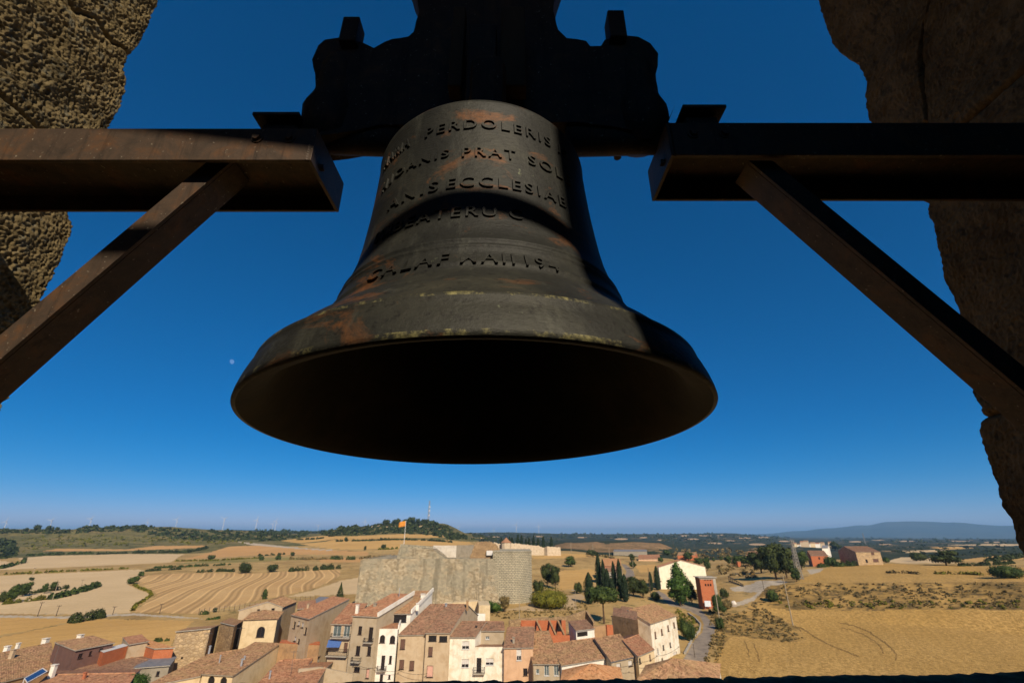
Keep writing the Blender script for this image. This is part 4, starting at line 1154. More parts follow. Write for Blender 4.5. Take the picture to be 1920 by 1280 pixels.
def roof_quad(mb, FL, FR, BR, BL, th=.14, period=.26, ov=(.3, .15, .05)):
    """Corrugated clay-tile sheet; UV in metres (u along the eave, v up the slope)."""
    u = (FR - FL); Wd = u.length; u = u / Wd
    v = (BL - FL); D = v.length; v = v / D
    n = u.cross(v).normalized()
    FL = FL - v * ov[0] - u * ov[1]; FR = FR - v * ov[0] + u * ov[1]; BL = BL + v * ov[2] - u * ov[1]; BR = BR + v * ov[2] + u * ov[1]
    Wd = (FR - FL).length
    k = max(2, int(Wd / period)); sub = 4 if k < 110 else 2
    N = k * sub
    vs, uv = [], []
    rows = max(1, min(6, int(D / 3)))
    for j in range(rows + 1):
        for i in range(N + 1):
            t = i / N; s = j / rows
            a = FL.lerp(FR, t); b = BL.lerp(BR, t)
            q = a.lerp(b, s) + n * (.045 * (1 - math.cos(2 * math.pi * i / sub)) * .5 + .03 * noise.noise((t * 9 + FL.x, s * 4, FL.y)))
            vs.append(q); uv.append((t * Wd, s * D))
    fs = [(j * (N + 1) + i, j * (N + 1) + i + 1, (j + 1) * (N + 1) + i + 1, (j + 1) * (N + 1) + i) for j in range(rows) for i in range(N)]
    mb.add(vs, fs, 0, uv)
    lo = [p - n * th for p in (FL, FR, BR, BL)]
    mb.add([FL, FR, BR, BL] + lo, [(0, 4, 5, 1), (1, 5, 6, 2), (2, 6, 7, 3), (3, 7, 4, 0), (4, 7, 6, 5)], 1)
    return n
ALLH = []
def house(label, FL, FR, Y, back, wall, roof, wins=(), rwins=(), lwins=(), kind='gable', base=-30.0, apex=None, name='house', cat='house', group=None,
          chim=(), parapet=None, depth=.16, root=None, balcony=(), rear=.75, eave=CONC, ridge=True):
    """FL, FR: photo positions of the two front eave corners (FL at distance Y, both level); back=(side, px, row, Yb)."""
    A = at_y(FL[0], FL[1], Y); B = at_z(FR[0], FR[1], A.z)
    C = at_y(back[1], back[2], back[3])
    d = C - (A if back[0] == 'L' else B); rise = d.z; d = Vector((d.x, d.y, 0))
    A2, B2 = A + d, B + d
    zf, zr = A.z, A.z + rise
    o = root or empty(name, ((A.x + B.x) / 2, (A.y + B.y) / 2, base), label, cat, group)
    ALLH.append((label[:30] if label else '', round((B - A).length, 1), round(d.length, 1), round(rise, 2), round(zf, 1), round(A.y, 1), round(B.y, 1)))
    m = MB(o.location)
    fo = ops_from_px(wins, A, B, zf)
    top = zf
    _, _, _, PF = wall_panel(m, A, B, base, zf, zf, fo, depth)
    Z = lambda p, z: Vector((p.x, p.y, z))
    if kind == 'gable':
        d2 = d * (1 + rear); A3, B3 = A + d2, B + d2
        ro = ops_from_px(rwins, B, B3, zf); lo_ = ops_from_px(lwins, A3, A, zf)
        _, _, _, PR_ = wall_panel(m, B, B3, base, zf, zf, ro, depth); _, _, _, PL = wall_panel(m, A3, A, base, zf, zf, lo_, depth)
        wall_panel(m, B3, A3, base, zf, zf)
        m.add([Z(B, zf), Z(B3, zf), Z(B2, zr)], [(0, 1, 2)]); m.add([Z(A3, zf), Z(A, zf), Z(A2, zr)], [(0, 1, 2)])
    elif kind in ('shed', 'flat'):
        ro = ops_from_px(rwins, B, B2, min(zf, zr)); lo_ = ops_from_px(lwins, A2, A, min(zf, zr))
        _, _, _, PR_ = wall_panel(m, B, B2, base, zf, zr, ro, depth); _, _, _, PL = wall_panel(m, A2, A, base, zr, zf, lo_, depth)
        wall_panel(m, B2, A2, base, zr, zr)
    else:                                          # hip / pyramid / gable facing the viewer
        ro = ops_from_px(rwins, B, B2, zf); lo_ = ops_from_px(lwins, A2, A, zf)
        _, _, _, PR_ = wall_panel(m, B, B2, base, zf, zf, ro, depth); _, _, _, PL = wall_panel(m, A2, A, base, zf, zf, lo_, depth)
        wall_panel(m, B2, A2, base, zf, zf)
        if kind == 'front':
            ap = plane_hit(apex[0], apex[1], Z(A, 0), Vector(((B - A).y, -(B - A).x, 0)).normalized())
            m.add([Z(A, zf), Z(B, zf), ap], [(0, 1, 2)]); m.add([Z(B2, zf), Z(A2, zf), ap + d], [(0, 1, 2)])
    m.build('wall', wall, o)
    fit_windows(o, PF, fo, depth); fit_windows(o, PR_, ro, depth); fit_windows(o, PL, lo_, depth)
    m = MB(o.location)
    f, g = Z(A, zf + .02), Z(B, zf + .02)
    if kind == 'gable':
        n = roof_quad(m, f, g, Z(B2, zr + .02), Z(A2, zr + .02))
        roof_quad(m, Z(B3, zf + .02), Z(A3, zf + .02), Z(A2, zr + .02), Z(B2, zr + .02))
        m.tube(Z(A2, zr + .06), Z(B2, zr + .06), .12, n=8)
    elif kind == 'shed': n = roof_quad(m, f, g, Z(B2, zr + .02), Z(A2, zr + .02))
    elif kind == 'flat':
        n = Vector((0, 0, 1)); m.prism([f, g, Z(B2, zr + .02), Z(A2, zr + .02)], (0, 0, .06))
    elif kind == 'front':
        a2 = ap + d; e = Vector((0, 0, .02))
        n = roof_quad(m, Z(A2, zf) + e, Z(A, zf) + e, ap + e, a2 + e); roof_quad(m, Z(B, zf) + e, Z(B2, zf) + e, a2 + e, ap + e)
        m.tube(ap + e * 3, a2 + e * 3, .12, n=8)
    elif kind == 'hip':
        top = at_y(apex[0], apex[1], apex[2])
        cs = [f, g, Z(B2, zf + .02), Z(A2, zf + .02)]; mid = sum(cs, Vector()) / 4
        cs = [c + (c - mid).normalized() * .4 for c in cs]
        for i in range(4):
            p, q = cs[i], cs[(i + 1) % 4]
            L = (q - p).length; k = max(3, int(L / .26)) * 2
            vs = [p.lerp(q, t / k) + Vector((0, 0, .05 * (t % 2))) for t in range(k + 1)] + [top]
            uv = [(L * t / k, 0) for t in range(k + 1)] + [(L / 2, (top - p).length)]
            # rows up the slope for the tile pattern
            R_ = 6; V2, U2, F2 = [], [], []
            for r in range(R_):
                for t in range(k + 1): V2.append(vs[t].lerp(top, r / R_)); U2.append((L * (t / k), (top - p.lerp(q, .5)).length * r / R_))
            V2.append(top); U2.append((L / 2, (top - p.lerp(q, .5)).length))
            for r in range(R_ - 1):
                for t in range(k): F2.append((r * (k + 1) + t, r * (k + 1) + t + 1, (r + 1) * (k + 1) + t + 1, (r + 1) * (k + 1) + t))
            for t in range(k): F2.append(((R_ - 1) * (k + 1) + t, (R_ - 1) * (k + 1) + t + 1, len(V2) - 1))
            m.add(V2, F2, 0, U2)
            m.tube(p, top, .1, n=6)
        n = Vector((0, 0, 1))
    rf = m.build('roof', [roof, eave], o)
    if parapet:
        pm, sides = parapet
        m = MB(o.location)
        for s in sides:
            p, q = (B, B2) if s == 'R' else (A, A2)
            p, q = Z(p, zf - .1), Z(q, zr - .1)
            dv = (B - A).normalized() * (.28 if s == 'R' else -.28)
            m.prism([p, q, q + Vector((0, 0, .75)), p + Vector((0, 0, .75))], dv)
        m.build('parapet', pm, o)
    for ch in chim:
        px, py, h, w, cm = ch[:5]
        dr = ray(px, py)
        nn = n if kind != 'hip' else Vector((0, 0, 1))
        den = dr.dot(nn); t = (f.dot(nn)) / den if abs(den) > 1e-6 else 0
        q = dr * t
        m = MB(rf.location if False else o.location)
        if cm is ZINC: m.tube(q - Vector((0, 0, .3)), q + Vector((0, 0, h)), w / 2, n=8); m.tube(q + Vector((0, 0, h)), q + Vector((0, 0, h + .12)), w * .8, w * .3, 8)
        else:
            m.box(q + Vector((0, 0, h / 2 - .2)), (w, w, h + .4))
            m.box(q + Vector((0, 0, h + .16)), (w + .16, w + .16, .08))
            for sx in (-1, 1):
                for sy in (-1, 1): m.box(q + Vector((sx * w * .38, sy * w * .38, h + .06)), (.1, .1, .12))
        m.build('chimney', cm, rf)
    for (p0, p1, r0, r1) in balcony:               # slab and iron railing in front of the facade
        uu = (B - A); uu.z = 0; uu.normalize(); nn = Vector((uu.y, -uu.x, 0))
        l, r = plane_hit(p0, r1, Z(A, 0), nn), plane_hit(p1, r1, Z(A, 0), nn)
        t = plane_hit(p0, r0, Z(A, 0), nn)
        hgt = max(.8, t.z - l.z)
        w = Vector((r.x - l.x, r.y - l.y, 0))
        m = MB(o.location); m.prism([l, l + w, l + w + nn * .75, l + nn * .75], (0, 0, .14)); bo = m.build('balcony', CONC, o)
        m = MB(o.location)
        z1 = Vector((0, 0, hgt)); z0 = Vector((0, 0, .16))
        for (s, e) in ((l + nn * .72, l + w + nn * .72), (l + nn * .04, l + nn * .72), (l + w + nn * .04, l + w + nn * .72)):
            m.bar(s + z1, e + z1, .05)
            m.bar(s + z0 + z0, e + z0 + z0, .03)
            k = max(2, int((e - s).length / .16))
            for i in range(k + 1): m.bar(s.lerp(e, i / k) + z0, s.lerp(e, i / k) + z1, .02)
        m.build('railing', IRON, bo)
    o['_f'] = 0; del o['_f']
    return o, A, B, A2, B2, zf, zr

# ---- the row of tall houses in the middle of the town
h, A, B, A2, B2, zf, zr = house('white rendered house streaked with dirt, with roller blinds and a small iron balcony', (843, 1193), (891, 1193), 104, ('L', 866, 1165, 110.5), W_STAIN, T_BROWN,
      [('w', 873, 1209, 14, 15), ('w', 872, 1243, 14, 16)])
house(None, (891, 1212), (945, 1212), 104, ('L', 893, 1208, 107.5), W_STAIN, T_BROWN, [('d', 898, 1246, 9, 27), ('w', 918, 1240, 15, 13)], kind='flat', root=h, balcony=[(888, 909, 1249, 1262)])
house(None, (891, 1181), (945, 1181), 107.6, ('L', 892, 1165, 111.5), W_GREYTAN, T_BROWN, [('g', 914, 1195, 7, 6)], root=h, chim=[(893, 1180, .5, .3, IRON)])
h, *_ = house('tall tan house with brown shutters under a broad brown tile roof', (748, 1189), (800, 1188), 104, ('L', 806, 1133, 116), W_TAN, T_BROWN,
      [('s', 755, 1207, 9, 19), ('s', 753, 1245, 9, 18), ('s', 772, 1247, 9, 18)], base=-30, chim=[(836, 1140, .9, .5, ZINC)])
house(None, (799, 1185), (843, 1185), 103.6, ('L', 838, 1133, 115.5), W_TAN, T_BROWN, [('x', 811, 1196, 15, 11), ('x', 831, 1197, 15, 11), ('s', 807, 1221, 8, 18), ('p', 806, 1258, 12, 22)], root=h,
      chim=[(876, 1140, 1.3, .45, W_DIRT)])
h, *_ = house('narrow white house with two arched windows below a roof terrace', (710, 1178), (746, 1178), 104, ('L', 715, 1168, 108.5), W_WHITE, T_RED,
      [('a', 717, 1197, 10, 15), ('a', 736, 1198, 10, 15), ('d', 718, 1241, 7, 26), ('d', 732, 1236, 5, 15), ('d', 715, 1270, 6, 13), ('d', 730, 1268, 4, 8)], kind='flat', balcony=[(708, 724, 1247, 1257)], parapet=(W_WHITE, 'R'))
house(None, (736, 1149), (770, 1149), 108.6, ('L', 781, 1107, 121), W_WHITE, T_OLD, [('x', 750, 1159, 24, 14)], kind='shed', root=h, parapet=(W_WHITE, 'R'),
      chim=[(783, 1140, .8, .6, W_WHITE), (793, 1120, .6, .9, W_WHITE)])
house('grey beige three storey house with a small balcony and red tiled roof', (662, 1153), (707, 1155), 104, ('L', 735, 1112, 117), W_GREYTAN, T_RED,
      [('d', 675, 1181, 7, 16), ('d', 695, 1188, 8, 26), ('d', 671, 1219, 8, 18), ('d', 692, 1220, 7, 17), ('d', 669, 1254, 11, 10), ('p', 689, 1262, 6, 18)],
      kind='shed', balcony=[(684, 700, 1196, 1204), (661, 677, 1234, 1240)], parapet=(W_WHITE, 'R'), chim=[(669, 1149, 1.3, .55, W_WHITE), (748, 1118, 1.6, .16, ZINC), (703, 1136, .4, .6, W_GREY)])
h, A, B, *_ = house('beige house with wide glazed balcony and a blue awning', (622, 1168), (660, 1169), 106, ('L', 655, 1130, 119), W_TAN, T_RED,
      [('g', 632, 1182, 15, 21), ('g', 650, 1183, 12, 21), ('s', 648, 1213, 7, 18)], kind='shed', balcony=[(613, 652, 1214, 1229), (622, 658, 1189, 1195)])
a0 = at_y(616, 1199, 105.9); a1 = at_y(642, 1199, 105.9); a2 = at_y(636, 1213, 104.6); a3 = at_y(612, 1213, 104.6)
m = MB(h.location); m.prism([a0, a1, a2, a3], (0, 0, .05)); m.build('awning', AWN_B, h)
house('tan corner house with an orange red tile roof running back', (547, 1151), (580, 1159), 109.3, ('R', 655, 1122, 124), W_TAN, T_RED,
      [('b', 560, 1168, 4, 9), ('b', 567, 1171, 4, 10), ('d', 552, 1171, 4, 13), ('d', 573, 1182, 4, 14), ('b', 553, 1197, 4, 9), ('d', 560, 1201, 4, 9)], kind='shed', chim=[(577, 1140, .7, .4, W_TAN)])
house('peach coloured house with a tall narrow window', (945, 1213), (999, 1212), 103, ('L', 952, 1176, 111), W_PEACH, T_BROWN, [('w', 973, 1227, 9, 21), ('d', 985, 1259, 8, 14)], chim=[(963, 1205, .8, .4, W_GREY)])
house('low house with two white framed doors beside the peach house', (1000, 1243), (1050, 1243), 101, ('L', 985, 1182, 114), W_GREYTAN, T_OLD, [('g', 1025, 1256, 9, 20), ('g', 1043, 1256, 9, 20), ('g', 1008, 1258, 6, 9)], kind='shed')
house('house with a plain white wall and a very broad old tile roof', (1053, 1246), (1145, 1231), 100, ('L', 1033, 1207, 108.5), W_WHITE, T_OLD, [])
house('grey rendered house with two pale blinds and a grey eave', (1146, 1239), (1196, 1228), 102, ('L', 1116, 1197, 111.5), W_GREYTAN, T_OLD, [('b', 1160, 1249, 8, 12), ('b', 1182, 1243, 8, 11)], eave=T_GREY)
house('small house with a bright red tile roof below the white gabled mill', (1196, 1229), (1226, 1216), 104, ('L', 1168, 1200, 112), W_CREAM, T_RED, [('d', 1200, 1238, 4, 11), ('s', 1219, 1232, 3, 12)])
house('building under an orange pyramid roof just above the sill', (1052, 1286), (1166, 1280), 80, ('L', 1058, 1262, 88), W_CREAM, T_ORANGE, [], kind='hip', apex=(1108, 1244, 84.5))
house('house at the lower right with a hipped pinkish tile roof', (1196, 1276), (1345, 1272), 80, ('L', 1215, 1254, 88), W_WHITE, T_OLD, [], kind='hip', apex=(1262, 1234, 84.5), chim=[(1252, 1262, .9, .4, W_WHITE)])
# ---- the old mill with a white facade
h, *_ = house('big old building with a stained white slit windowed facade and brown gable', (1219, 1168), (1267, 1153), 128, ('L', 1178, 1143, 133.5), W_STAIN, T_OLD,
      [('s', 1229, 1190, 3.4, 13), ('s', 1241, 1184, 3.4, 12), ('s', 1253, 1177, 3.4, 12), ('s', 1264, 1171, 3.4, 11), ('d', 1244, 1213, 3, 10), ('d', 1257, 1208, 3, 10), ('g', 1234, 1220, 3, 12), ('d', 1242, 1237, 3, 9), ('b', 1266, 1228, 8, 14)],
      base=-30, rear=.9, kind='gable')
house(None, (1148, 1160), (1196, 1170), 130, ('L', 1150, 1138, 139), W_DIRT, T_BROWN, [('o', 1170, 1150, 10, 14)], kind='flat', root=h, base=-30)
house(None, (1160, 1147), (1182, 1150), 134, ('L', 1166, 1136, 140), W_DIRT, T_BROWN, [('h', 1170, 1153, 8, 9)], kind='shed', root=h, base=-27)
# ---- ruined brick shell, small white house, walls between
o = empty('ruined_building', at_y(1018, 1175, 120), 'roofless orange brick ruin with slanting buttresses', 'ruin')
m = MB(o.location)
a, b = at_y(977, 1162, 120), at_y(1060, 1158, 120)
for p, q, zt, zb in ((a, b, a.z, -27), (at_y(977, 1166, 120), at_y(979, 1180, 112), a.z - .6, -27), (at_y(1015, 1192, 112), at_y(1068, 1187, 112), at_y(1040, 1190, 112).z, -27)):
    m.bar(Vector((p.x, p.y, (zt + zb) / 2)), Vector((q.x, q.y, (zt + zb) / 2)), .3, zt - zb)
m.build('wall', W_BRICK, o)
for px in (1006, 1030, 1046):
    m = MB(o.location); t, u = at_y(px, 1164, 119.7), at_y(px + 12, 1190, 114)
    m.bar(t, u, .35, .5); m.build('buttress', W_DIRT, o)
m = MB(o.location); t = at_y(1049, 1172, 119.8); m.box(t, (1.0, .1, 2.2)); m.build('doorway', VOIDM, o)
house('small white porch house with brown roof beside the brick ruin', (1080, 1181), (1114, 1177), 114, ('L', 1066, 1164, 121), W_WHITE, T_BROWN, [('h', 1092, 1188, 20, 9)], kind='shed', base=-27)
def free_wall(label, pts, bot, mat, th=.5, cat='wall', name='stone_wall', rough=.25):
    P = [at_y(*p) for p in pts]
    o = empty(name, (P[0].x, P[0].y, bot), label, cat)
    m = MB(o.location)
    vs, top = [], []
    for p, q in zip(P[:-1], P[1:]):
        k = max(1, int((q - p).length / 1.2))
        for i in range(k): top.append(p.lerp(q, i / k) + Vector((0, 0, rough * noise.noise((p.x + i * 1.7, p.y, 3)))))
    top.append(P[-1])
    for i in range(len(top) - 1):
        p, q = top[i], top[i + 1]
        nn = Vector(((q - p).y, -(q - p).x, 0)).normalized() * th
        m.add([p, q, q - nn, p - nn, Vector((p.x, p.y, bot)), Vector((q.x, q.y, bot)), Vector((q.x, q.y, bot)) - nn, Vector((p.x, p.y, bot)) - nn],
              [(0, 1, 2, 3), (4, 5, 1, 0), (7, 3, 2, 6), (4, 0, 3, 7), (5, 6, 2, 1)])
    m.build('wall', mat, o)
    return o
free_wall('crumbling stone wall behind the brick ruin', [(955, 1163, 126), (985, 1158, 127), (1062, 1156, 127), (1085, 1148, 128), (1098, 1144, 129), (1112, 1166, 124)], -27, W_STONE2)
free_wall('overgrown plaster wall left of the orange brick pier', [(1113, 1174, 118), (1137, 1171, 119)], -28, W_DIRT)
free_wall('narrow orange brick pier between two old walls', [(1137.5, 1171, 118.5), (1149, 1171, 119)], -28, W_BRICK, name='brick_wall', rough=.05)
free_wall('stepped pale retaining wall at the foot of the castle', [(838, 1136, 148), (850, 1129, 150), (896, 1126, 150), (898, 1134, 140)], -27, W_CREAM, 3.0, rough=.05, name='retaining_wall')
free_wall('whitewashed garden wall behind the tan house', [(889, 1150, 130), (910, 1150, 131)], -27, W_WHITE, .4, rough=.05, name='garden_wall')
free_wall('beige garden wall along the lower alley', [(560, 1254, 96), (600, 1250, 98), (662, 1263, 99)], -31, W_GREYTAN, .4, rough=.05, name='garden_wall')
kw = [ground(*q) for q in ((1290, 1150), (1304, 1160), (1314, 1171), (1312, 1184), (1300, 1196), (1284, 1226))]
o = empty('kerb_wall', kw[2], 'curved low kerb wall on the inside of the road bend', 'wall')
for p_, q_ in zip(kw[:-1], kw[1:]):
    m = MB(kw[2]); m.bar(p_ + Vector((0, 0, .1)), q_ + Vector((0, 0, .1)), .35, .8); m.build('kerb_stone', CONC, o)
# ---- left part of the town
house('tall rough stone tower house, lit in front and dark on its right side', (331, 1183), (395, 1177), 107, ('R', 411, 1171, 121), W_STONE, T_OLD, [('h', 341, 1233, 4, 4)], kind='shed', base=-31)
house('narrow tan stone house right of the rough stone tower', (414, 1166), (440, 1172), 115.6, ('R', 456, 1163, 124), W_STONE2, T_OLD, [], kind='shed', base=-31)
house('cream house with a large dark arch and hipped tile roof', (457, 1162), (520, 1160), 116, ('R', 528, 1155, 127), W_CREAM, T_OLD, [('a', 489, 1184, 15, 20)], kind='hip', apex=(496, 1143, 122), base=-31)
house('long tan barn with two small windows in its gable', (449, 1143), (530, 1137), 126, ('R', 556, 1127, 142), W_TAN, T_OLD, [('h', 485, 1142, 5, 5), ('h', 512, 1142, 6, 5)], kind='front', apex=(503, 1127), base=-31)
house('low outbuilding with a flat red sheet roof', (558, 1141), (592, 1137), 128, ('L', 560, 1127, 140), W_STONE2, T_RED, [], kind='shed', base=-30)
house('small white hut with a blue grey roof by the field fence', (583, 1129), (600, 1130), 140, ('L', 600, 1118, 150), W_WHITE, T_GREY, [], kind='shed', base=-30)
house('cream arcaded house end under a long mossy tile roof', (380, 1262), (437, 1265), 92, ('R', 526, 1205, 108), W_CREAM, T_OLD, [('o', 396, 1275, 13, 17), ('o', 419, 1277, 13, 17)], kind='shed', base=-31, eave=W_GREY, chim=[(452, 1248, 1.0, .35, ZINC), (458, 1236, .5, .3, ZINC)])
house('long low house with a mossy tile roof in front of the stone tower', (268, 1287), (376, 1266), 86, ('L', 386, 1228, 101), W_CREAM, T_OLD, [], kind='gable', base=-31, rear=.5, chim=[(391, 1226, 1.3, .35, ZINC), (410, 1246, 1.4, .2, ZINC)])
house('roofless brown masonry block edged with bricks', (524, 1205), (599, 1209), 107, ('L', 528, 1199, 111), W_DIRT, W_BRICK, [], kind='flat', base=-31)
house('red tile roofed house at the bottom left of the alley', (476, 1290), (548, 1284), 91, ('L', 523, 1239, 103), W_WHITE, T_RED, [], kind='gable', base=-31, chim=[(505, 1272, 1.1, .3, ZINC)])
house('small house with patchy red roof beside the alley wall', (536, 1290), (588, 1288), 89, ('L', 564, 1253, 98), W_GREY, T_RED, [], kind='gable', base=-31)
house('large house with a broad lichen yellow tile roof at the far left', (-46, 1290), (104, 1252), 89, ('R', 95, 1205, 112), W_DIRT, T_OLD, [], kind='gable', base=-32, rear=.4, chim=[(20, 1234, 1.3, .6, W_TAN), (12, 1219, .6, .7, W_WHITE), (84, 1205, .7, .9, W_WHITE), (33, 1212, .5, .5, W_WHITE)])
house('house with a dark mauve shaded wall under an old tile roof', (142, 1218), (213, 1204), 97, ('L', 104, 1203, 103.5), W_SHADE, T_OLD, [('d', 151, 1229, 8, 9), ('d', 170, 1224, 5, 8), ('d', 190, 1217, 7, 5)], kind='shed', base=-31, chim=[(150, 1195, .4, .8, W_WHITE)])
house('small shed with a faded red tile roof behind the brick lean-to', (243, 1207), (278, 1201), 104, ('L', 231, 1194, 110), W_TAN, T_RED, [], kind='shed', base=-31)
house('orange brick lean-to with a sandy tile roof beside the stone tower', (290, 1215), (326, 1213), 104, ('L', 246, 1201, 112), W_BRICK, T_ORANGE, [], kind='shed', base=-31)
house('house with a plain brown tile roof and cement gable wall', (133, 1259), (216, 1274), 96, ('R', 276, 1237, 103), W_GREY, T_BROWN, [], kind='gable', base=-31, rear=.3)
house('brick shed with a white roof edge', (194, 1223), (240, 1210), 99, ('L', 186, 1219, 102), W_BRICK, FRAME_W, [], kind='flat', base=-31)
house('dilapidated house with a grey slumped roof beside the stone tower', (252, 1251), (318, 1246), 98, ('L', 268, 1235, 104), W_GREY, T_GREY, [('d', 296, 1262, 6, 9)], kind='shed', base=-31)
house('house with a red tile roof carrying the solar panel', (52, 1300), (232, 1296), 82, ('L', 90, 1265, 89), W_WHITE, T_RED, [], kind='gable', base=-31, chim=[(95, 1270, 1.6, .6, W_WHITE), (157, 1272, .7, .35, POTTERY)])
# solar water heater on its white stand
o = empty('solar_panel', at_y(66, 1272, 84), 'blue solar panel on a white stand on a red roof', 'solar panel')
q = [at_y(46, 1271, 84.2), at_y(80, 1252, 86.6), at_y(89, 1258, 85.9), at_y(51, 1279, 83.4)]
m = MB(o.location); m.prism(q, (.0, .05, -.09)); m.build('panel', plain('photovoltaic_blue', srgb(40, 74, 122), .2, .1, .5), o)
m = MB(o.location)
for a_, b_ in ((0, 1), (1, 2), (2, 3), (3, 0)): m.bar(q[a_] + Vector((0, -.03, .03)), q[b_] + Vector((0, -.03, .03)), .07)
for k_ in (0, 3): m.bar(q[k_], q[k_] - Vector((0, 0, 1.2)), .08)
m.build('stand', FRAME_W, o)
# ---- antennas on the roofs
M_ANT = plain('antenna_aluminium', srgb(120, 116, 110), .5, .4)
for (px, py, Y, hh, lab) in ((447, 1200, 104, 2.2, 'television aerial on the mossy roof beside the arcaded house'), (547, 1250, 95, 2.4, 'television aerial above the small red roof'),
                             (101, 1240, 92, 2.6, 'television aerial on the lichen yellow roof'), (769, 1120, 117, 2.2, 'television aerial on the ridge of the grey beige house'), (385, 1215, 104, 2.6, 'television aerial in front of the stone tower')):
    p = at_y(px, py, Y); o = empty('antenna', p - Vector((0, 0, 1.0)), lab, 'antenna', 'rooftop aerials')
    m = MB(o.location); m.tube(p - Vector((0, 0, 1.0)), p + Vector((0, 0, hh)), .03, n=6); m.build('mast', M_ANT, o)
    m = MB(o.location); t = p + Vector((0, 0, hh - .15)); m.bar(t - Vector((.7, 0, 0)), t + Vector((.7, 0, 0)), .03)
    for k_ in range(7): m.bar(t + Vector((-.65 + k_ * .22, -.3, 0)), t + Vector((-.65 + k_ * .22, .3, 0)), .02)
    m.build('aerial', M_ANT, o)

# ---- cables slung along the facades
for (pts, lab) in ((((1150, 1249, 101.5), (1196, 1240, 101.5), (1232, 1229, 104), (1273, 1212, 110)), 'overhead cable sagging past the mill facade at the lower right'), (((663, 1242, 102.5), (705, 1251, 102.8), (748, 1256, 103), (800, 1262, 102.6)), 'overhead cable along the fronts of the white and tan houses')):
    P = [at_y(*q) for q in pts]
    o = empty('overhead_cable', P[0], lab, 'cable')
    m = MB(P[0])
    for a_, b_ in zip(P[:-1], P[1:]):
        prev = a_
        for t_ in np.linspace(0, 1, 7)[1:]:
            q = a_.lerp(b_, t_) - Vector((0, 0, .35 * 4 * t_ * (1 - t_))); m.tube(prev, q, .03, n=5, cap=False); prev = q
    m.build('wire', IRON, o)
    m = MB(P[0])
    for q in P: m.box(q + Vector((0, .1, 0)), (.12, .25, .12))
    m.build('bracket', IRON, o)

# ================================================================== CASTLE AND FARTHER BUILDINGS
def fort_mat():
    m, nt, p = new_mat('fortress_masonry', .95)
    v = coords(nt)
    sx = nt.nodes.new('ShaderNodeSeparateXYZ'); nt.links.new(v, sx.inputs[0])
    cb = nt.nodes.new('ShaderNodeCombineXYZ'); nt.links.new(sx.outputs[0], cb.inputs[0]); nt.links.new(sx.outputs[2], cb.inputs[1])
    br = nt.nodes.new('ShaderNodeTexBrick'); br.inputs['Scale'].default_value = 1
    br.inputs['Color1'].default_value = srgb(144, 136, 114); br.inputs['Color2'].default_value = srgb(170, 160, 134); br.inputs['Mortar'].default_value = srgb(84, 78, 66)
    br.inputs['Brick Width'].default_value = .9; br.inputs['Row Height'].default_value = .42; br.inputs['Mortar Size'].default_value = .035
    nt.links.new(cb.outputs[0], br.inputs['Vector'])
    # rubble patches where the facing has fallen off
    vo = nt.nodes.new('ShaderNodeTexVoronoi'); vo.inputs['Scale'].default_value = 1.1
    nt.links.new(coords(nt, (1, 1, 1.5)), vo.inputs['Vector'])
    se = nt.nodes.new('ShaderNodeSeparateColor'); nt.links.new(vo.outputs['Color'], se.inputs[0])
    rub = ramp(nt, se.outputs[0], [(0, srgb(118, 100, 74)), (.4, srgb(160, 142, 110)), (.75, srgb(192, 176, 146)), (1, srgb(138, 120, 90))])
    n = noise_tex(nt, coords(nt, (1, 1, 1.5)), .11, 8, .66)
    c = mix(nt, ramp(nt, n, [(.46, (0, 0, 0)), (.54, (.62, .62, .62))]), br.outputs[0], rub)
    st = noise_tex(nt, coords(nt, (.5, .5, .05)), 1.0, 5, .65)
    c = mix(nt, ramp(nt, st, [(.50, (0, 0, 0)), (.62, (.6, .6, .6))]), c, srgb(100, 94, 78))
    nt.links.new(c, p.inputs['Base Color'])
    b1 = bump(nt, p, br.outputs[1], -.5, .06)
    bump(nt, p, noise_tex(nt, v, 2.5, 6, .7), .6, .15, b1)
    return m
M_FORT = fort_mat()
def block_mat():
    m, nt, p = new_mat('dressed_block_masonry', .95)
    v = coords(nt)
    sx = nt.nodes.new('ShaderNodeSeparateXYZ'); nt.links.new(v, sx.inputs[0])
    at = nt.nodes.new('ShaderNodeMath'); at.operation = 'ARCTAN2'; nt.links.new(sx.outputs[0], at.inputs[0]); nt.links.new(sx.outputs[1], at.inputs[1])
    ml = nt.nodes.new('ShaderNodeMath'); ml.operation = 'MULTIPLY'; nt.links.new(at.outputs[0], ml.inputs[0]); ml.inputs[1].default_value = 14
    cb = nt.nodes.new('ShaderNodeCombineXYZ'); nt.links.new(ml.outputs[0], cb.inputs[0]); nt.links.new(sx.outputs[2], cb.inputs[1])
    br = nt.nodes.new('ShaderNodeTexBrick'); br.inputs['Scale'].default_value = 1
    br.inputs['Color1'].default_value = srgb(158, 150, 126); br.inputs['Color2'].default_value = srgb(176, 166, 140); br.inputs['Mortar'].default_value = srgb(88, 84, 72)
    br.inputs['Brick Width'].default_value = 1.3; br.inputs['Row Height'].default_value = .62; br.inputs['Mortar Size'].default_value = .07
    nt.links.new(cb.outputs[0], br.inputs['Vector'])
    n = noise_tex(nt, coords(nt, (1, 1, .3)), .5, 6)
    c = mix(nt, ramp(nt, n, [(.5, (0, 0, 0)), (.75, (.5, .5, .5))]), br.outputs[0], srgb(110, 104, 84))
    nt.links.new(c, p.inputs['Base Color'])
    bump(nt, p, br.outputs[1], -.5, .06)
    return m
M_BLOCK = block_mat()
W_PALE = plaster('pale_board_marked_wall', srgb(214, 204, 186), srgb(190, 178, 158), .3)
a, b = at_y(680, 1047, 200), at_y(935, 1045, 200)
fo = empty('castle', (-30, 206, -26), 'large ruined stone fortress with a round tower and flag on the hill', 'castle')
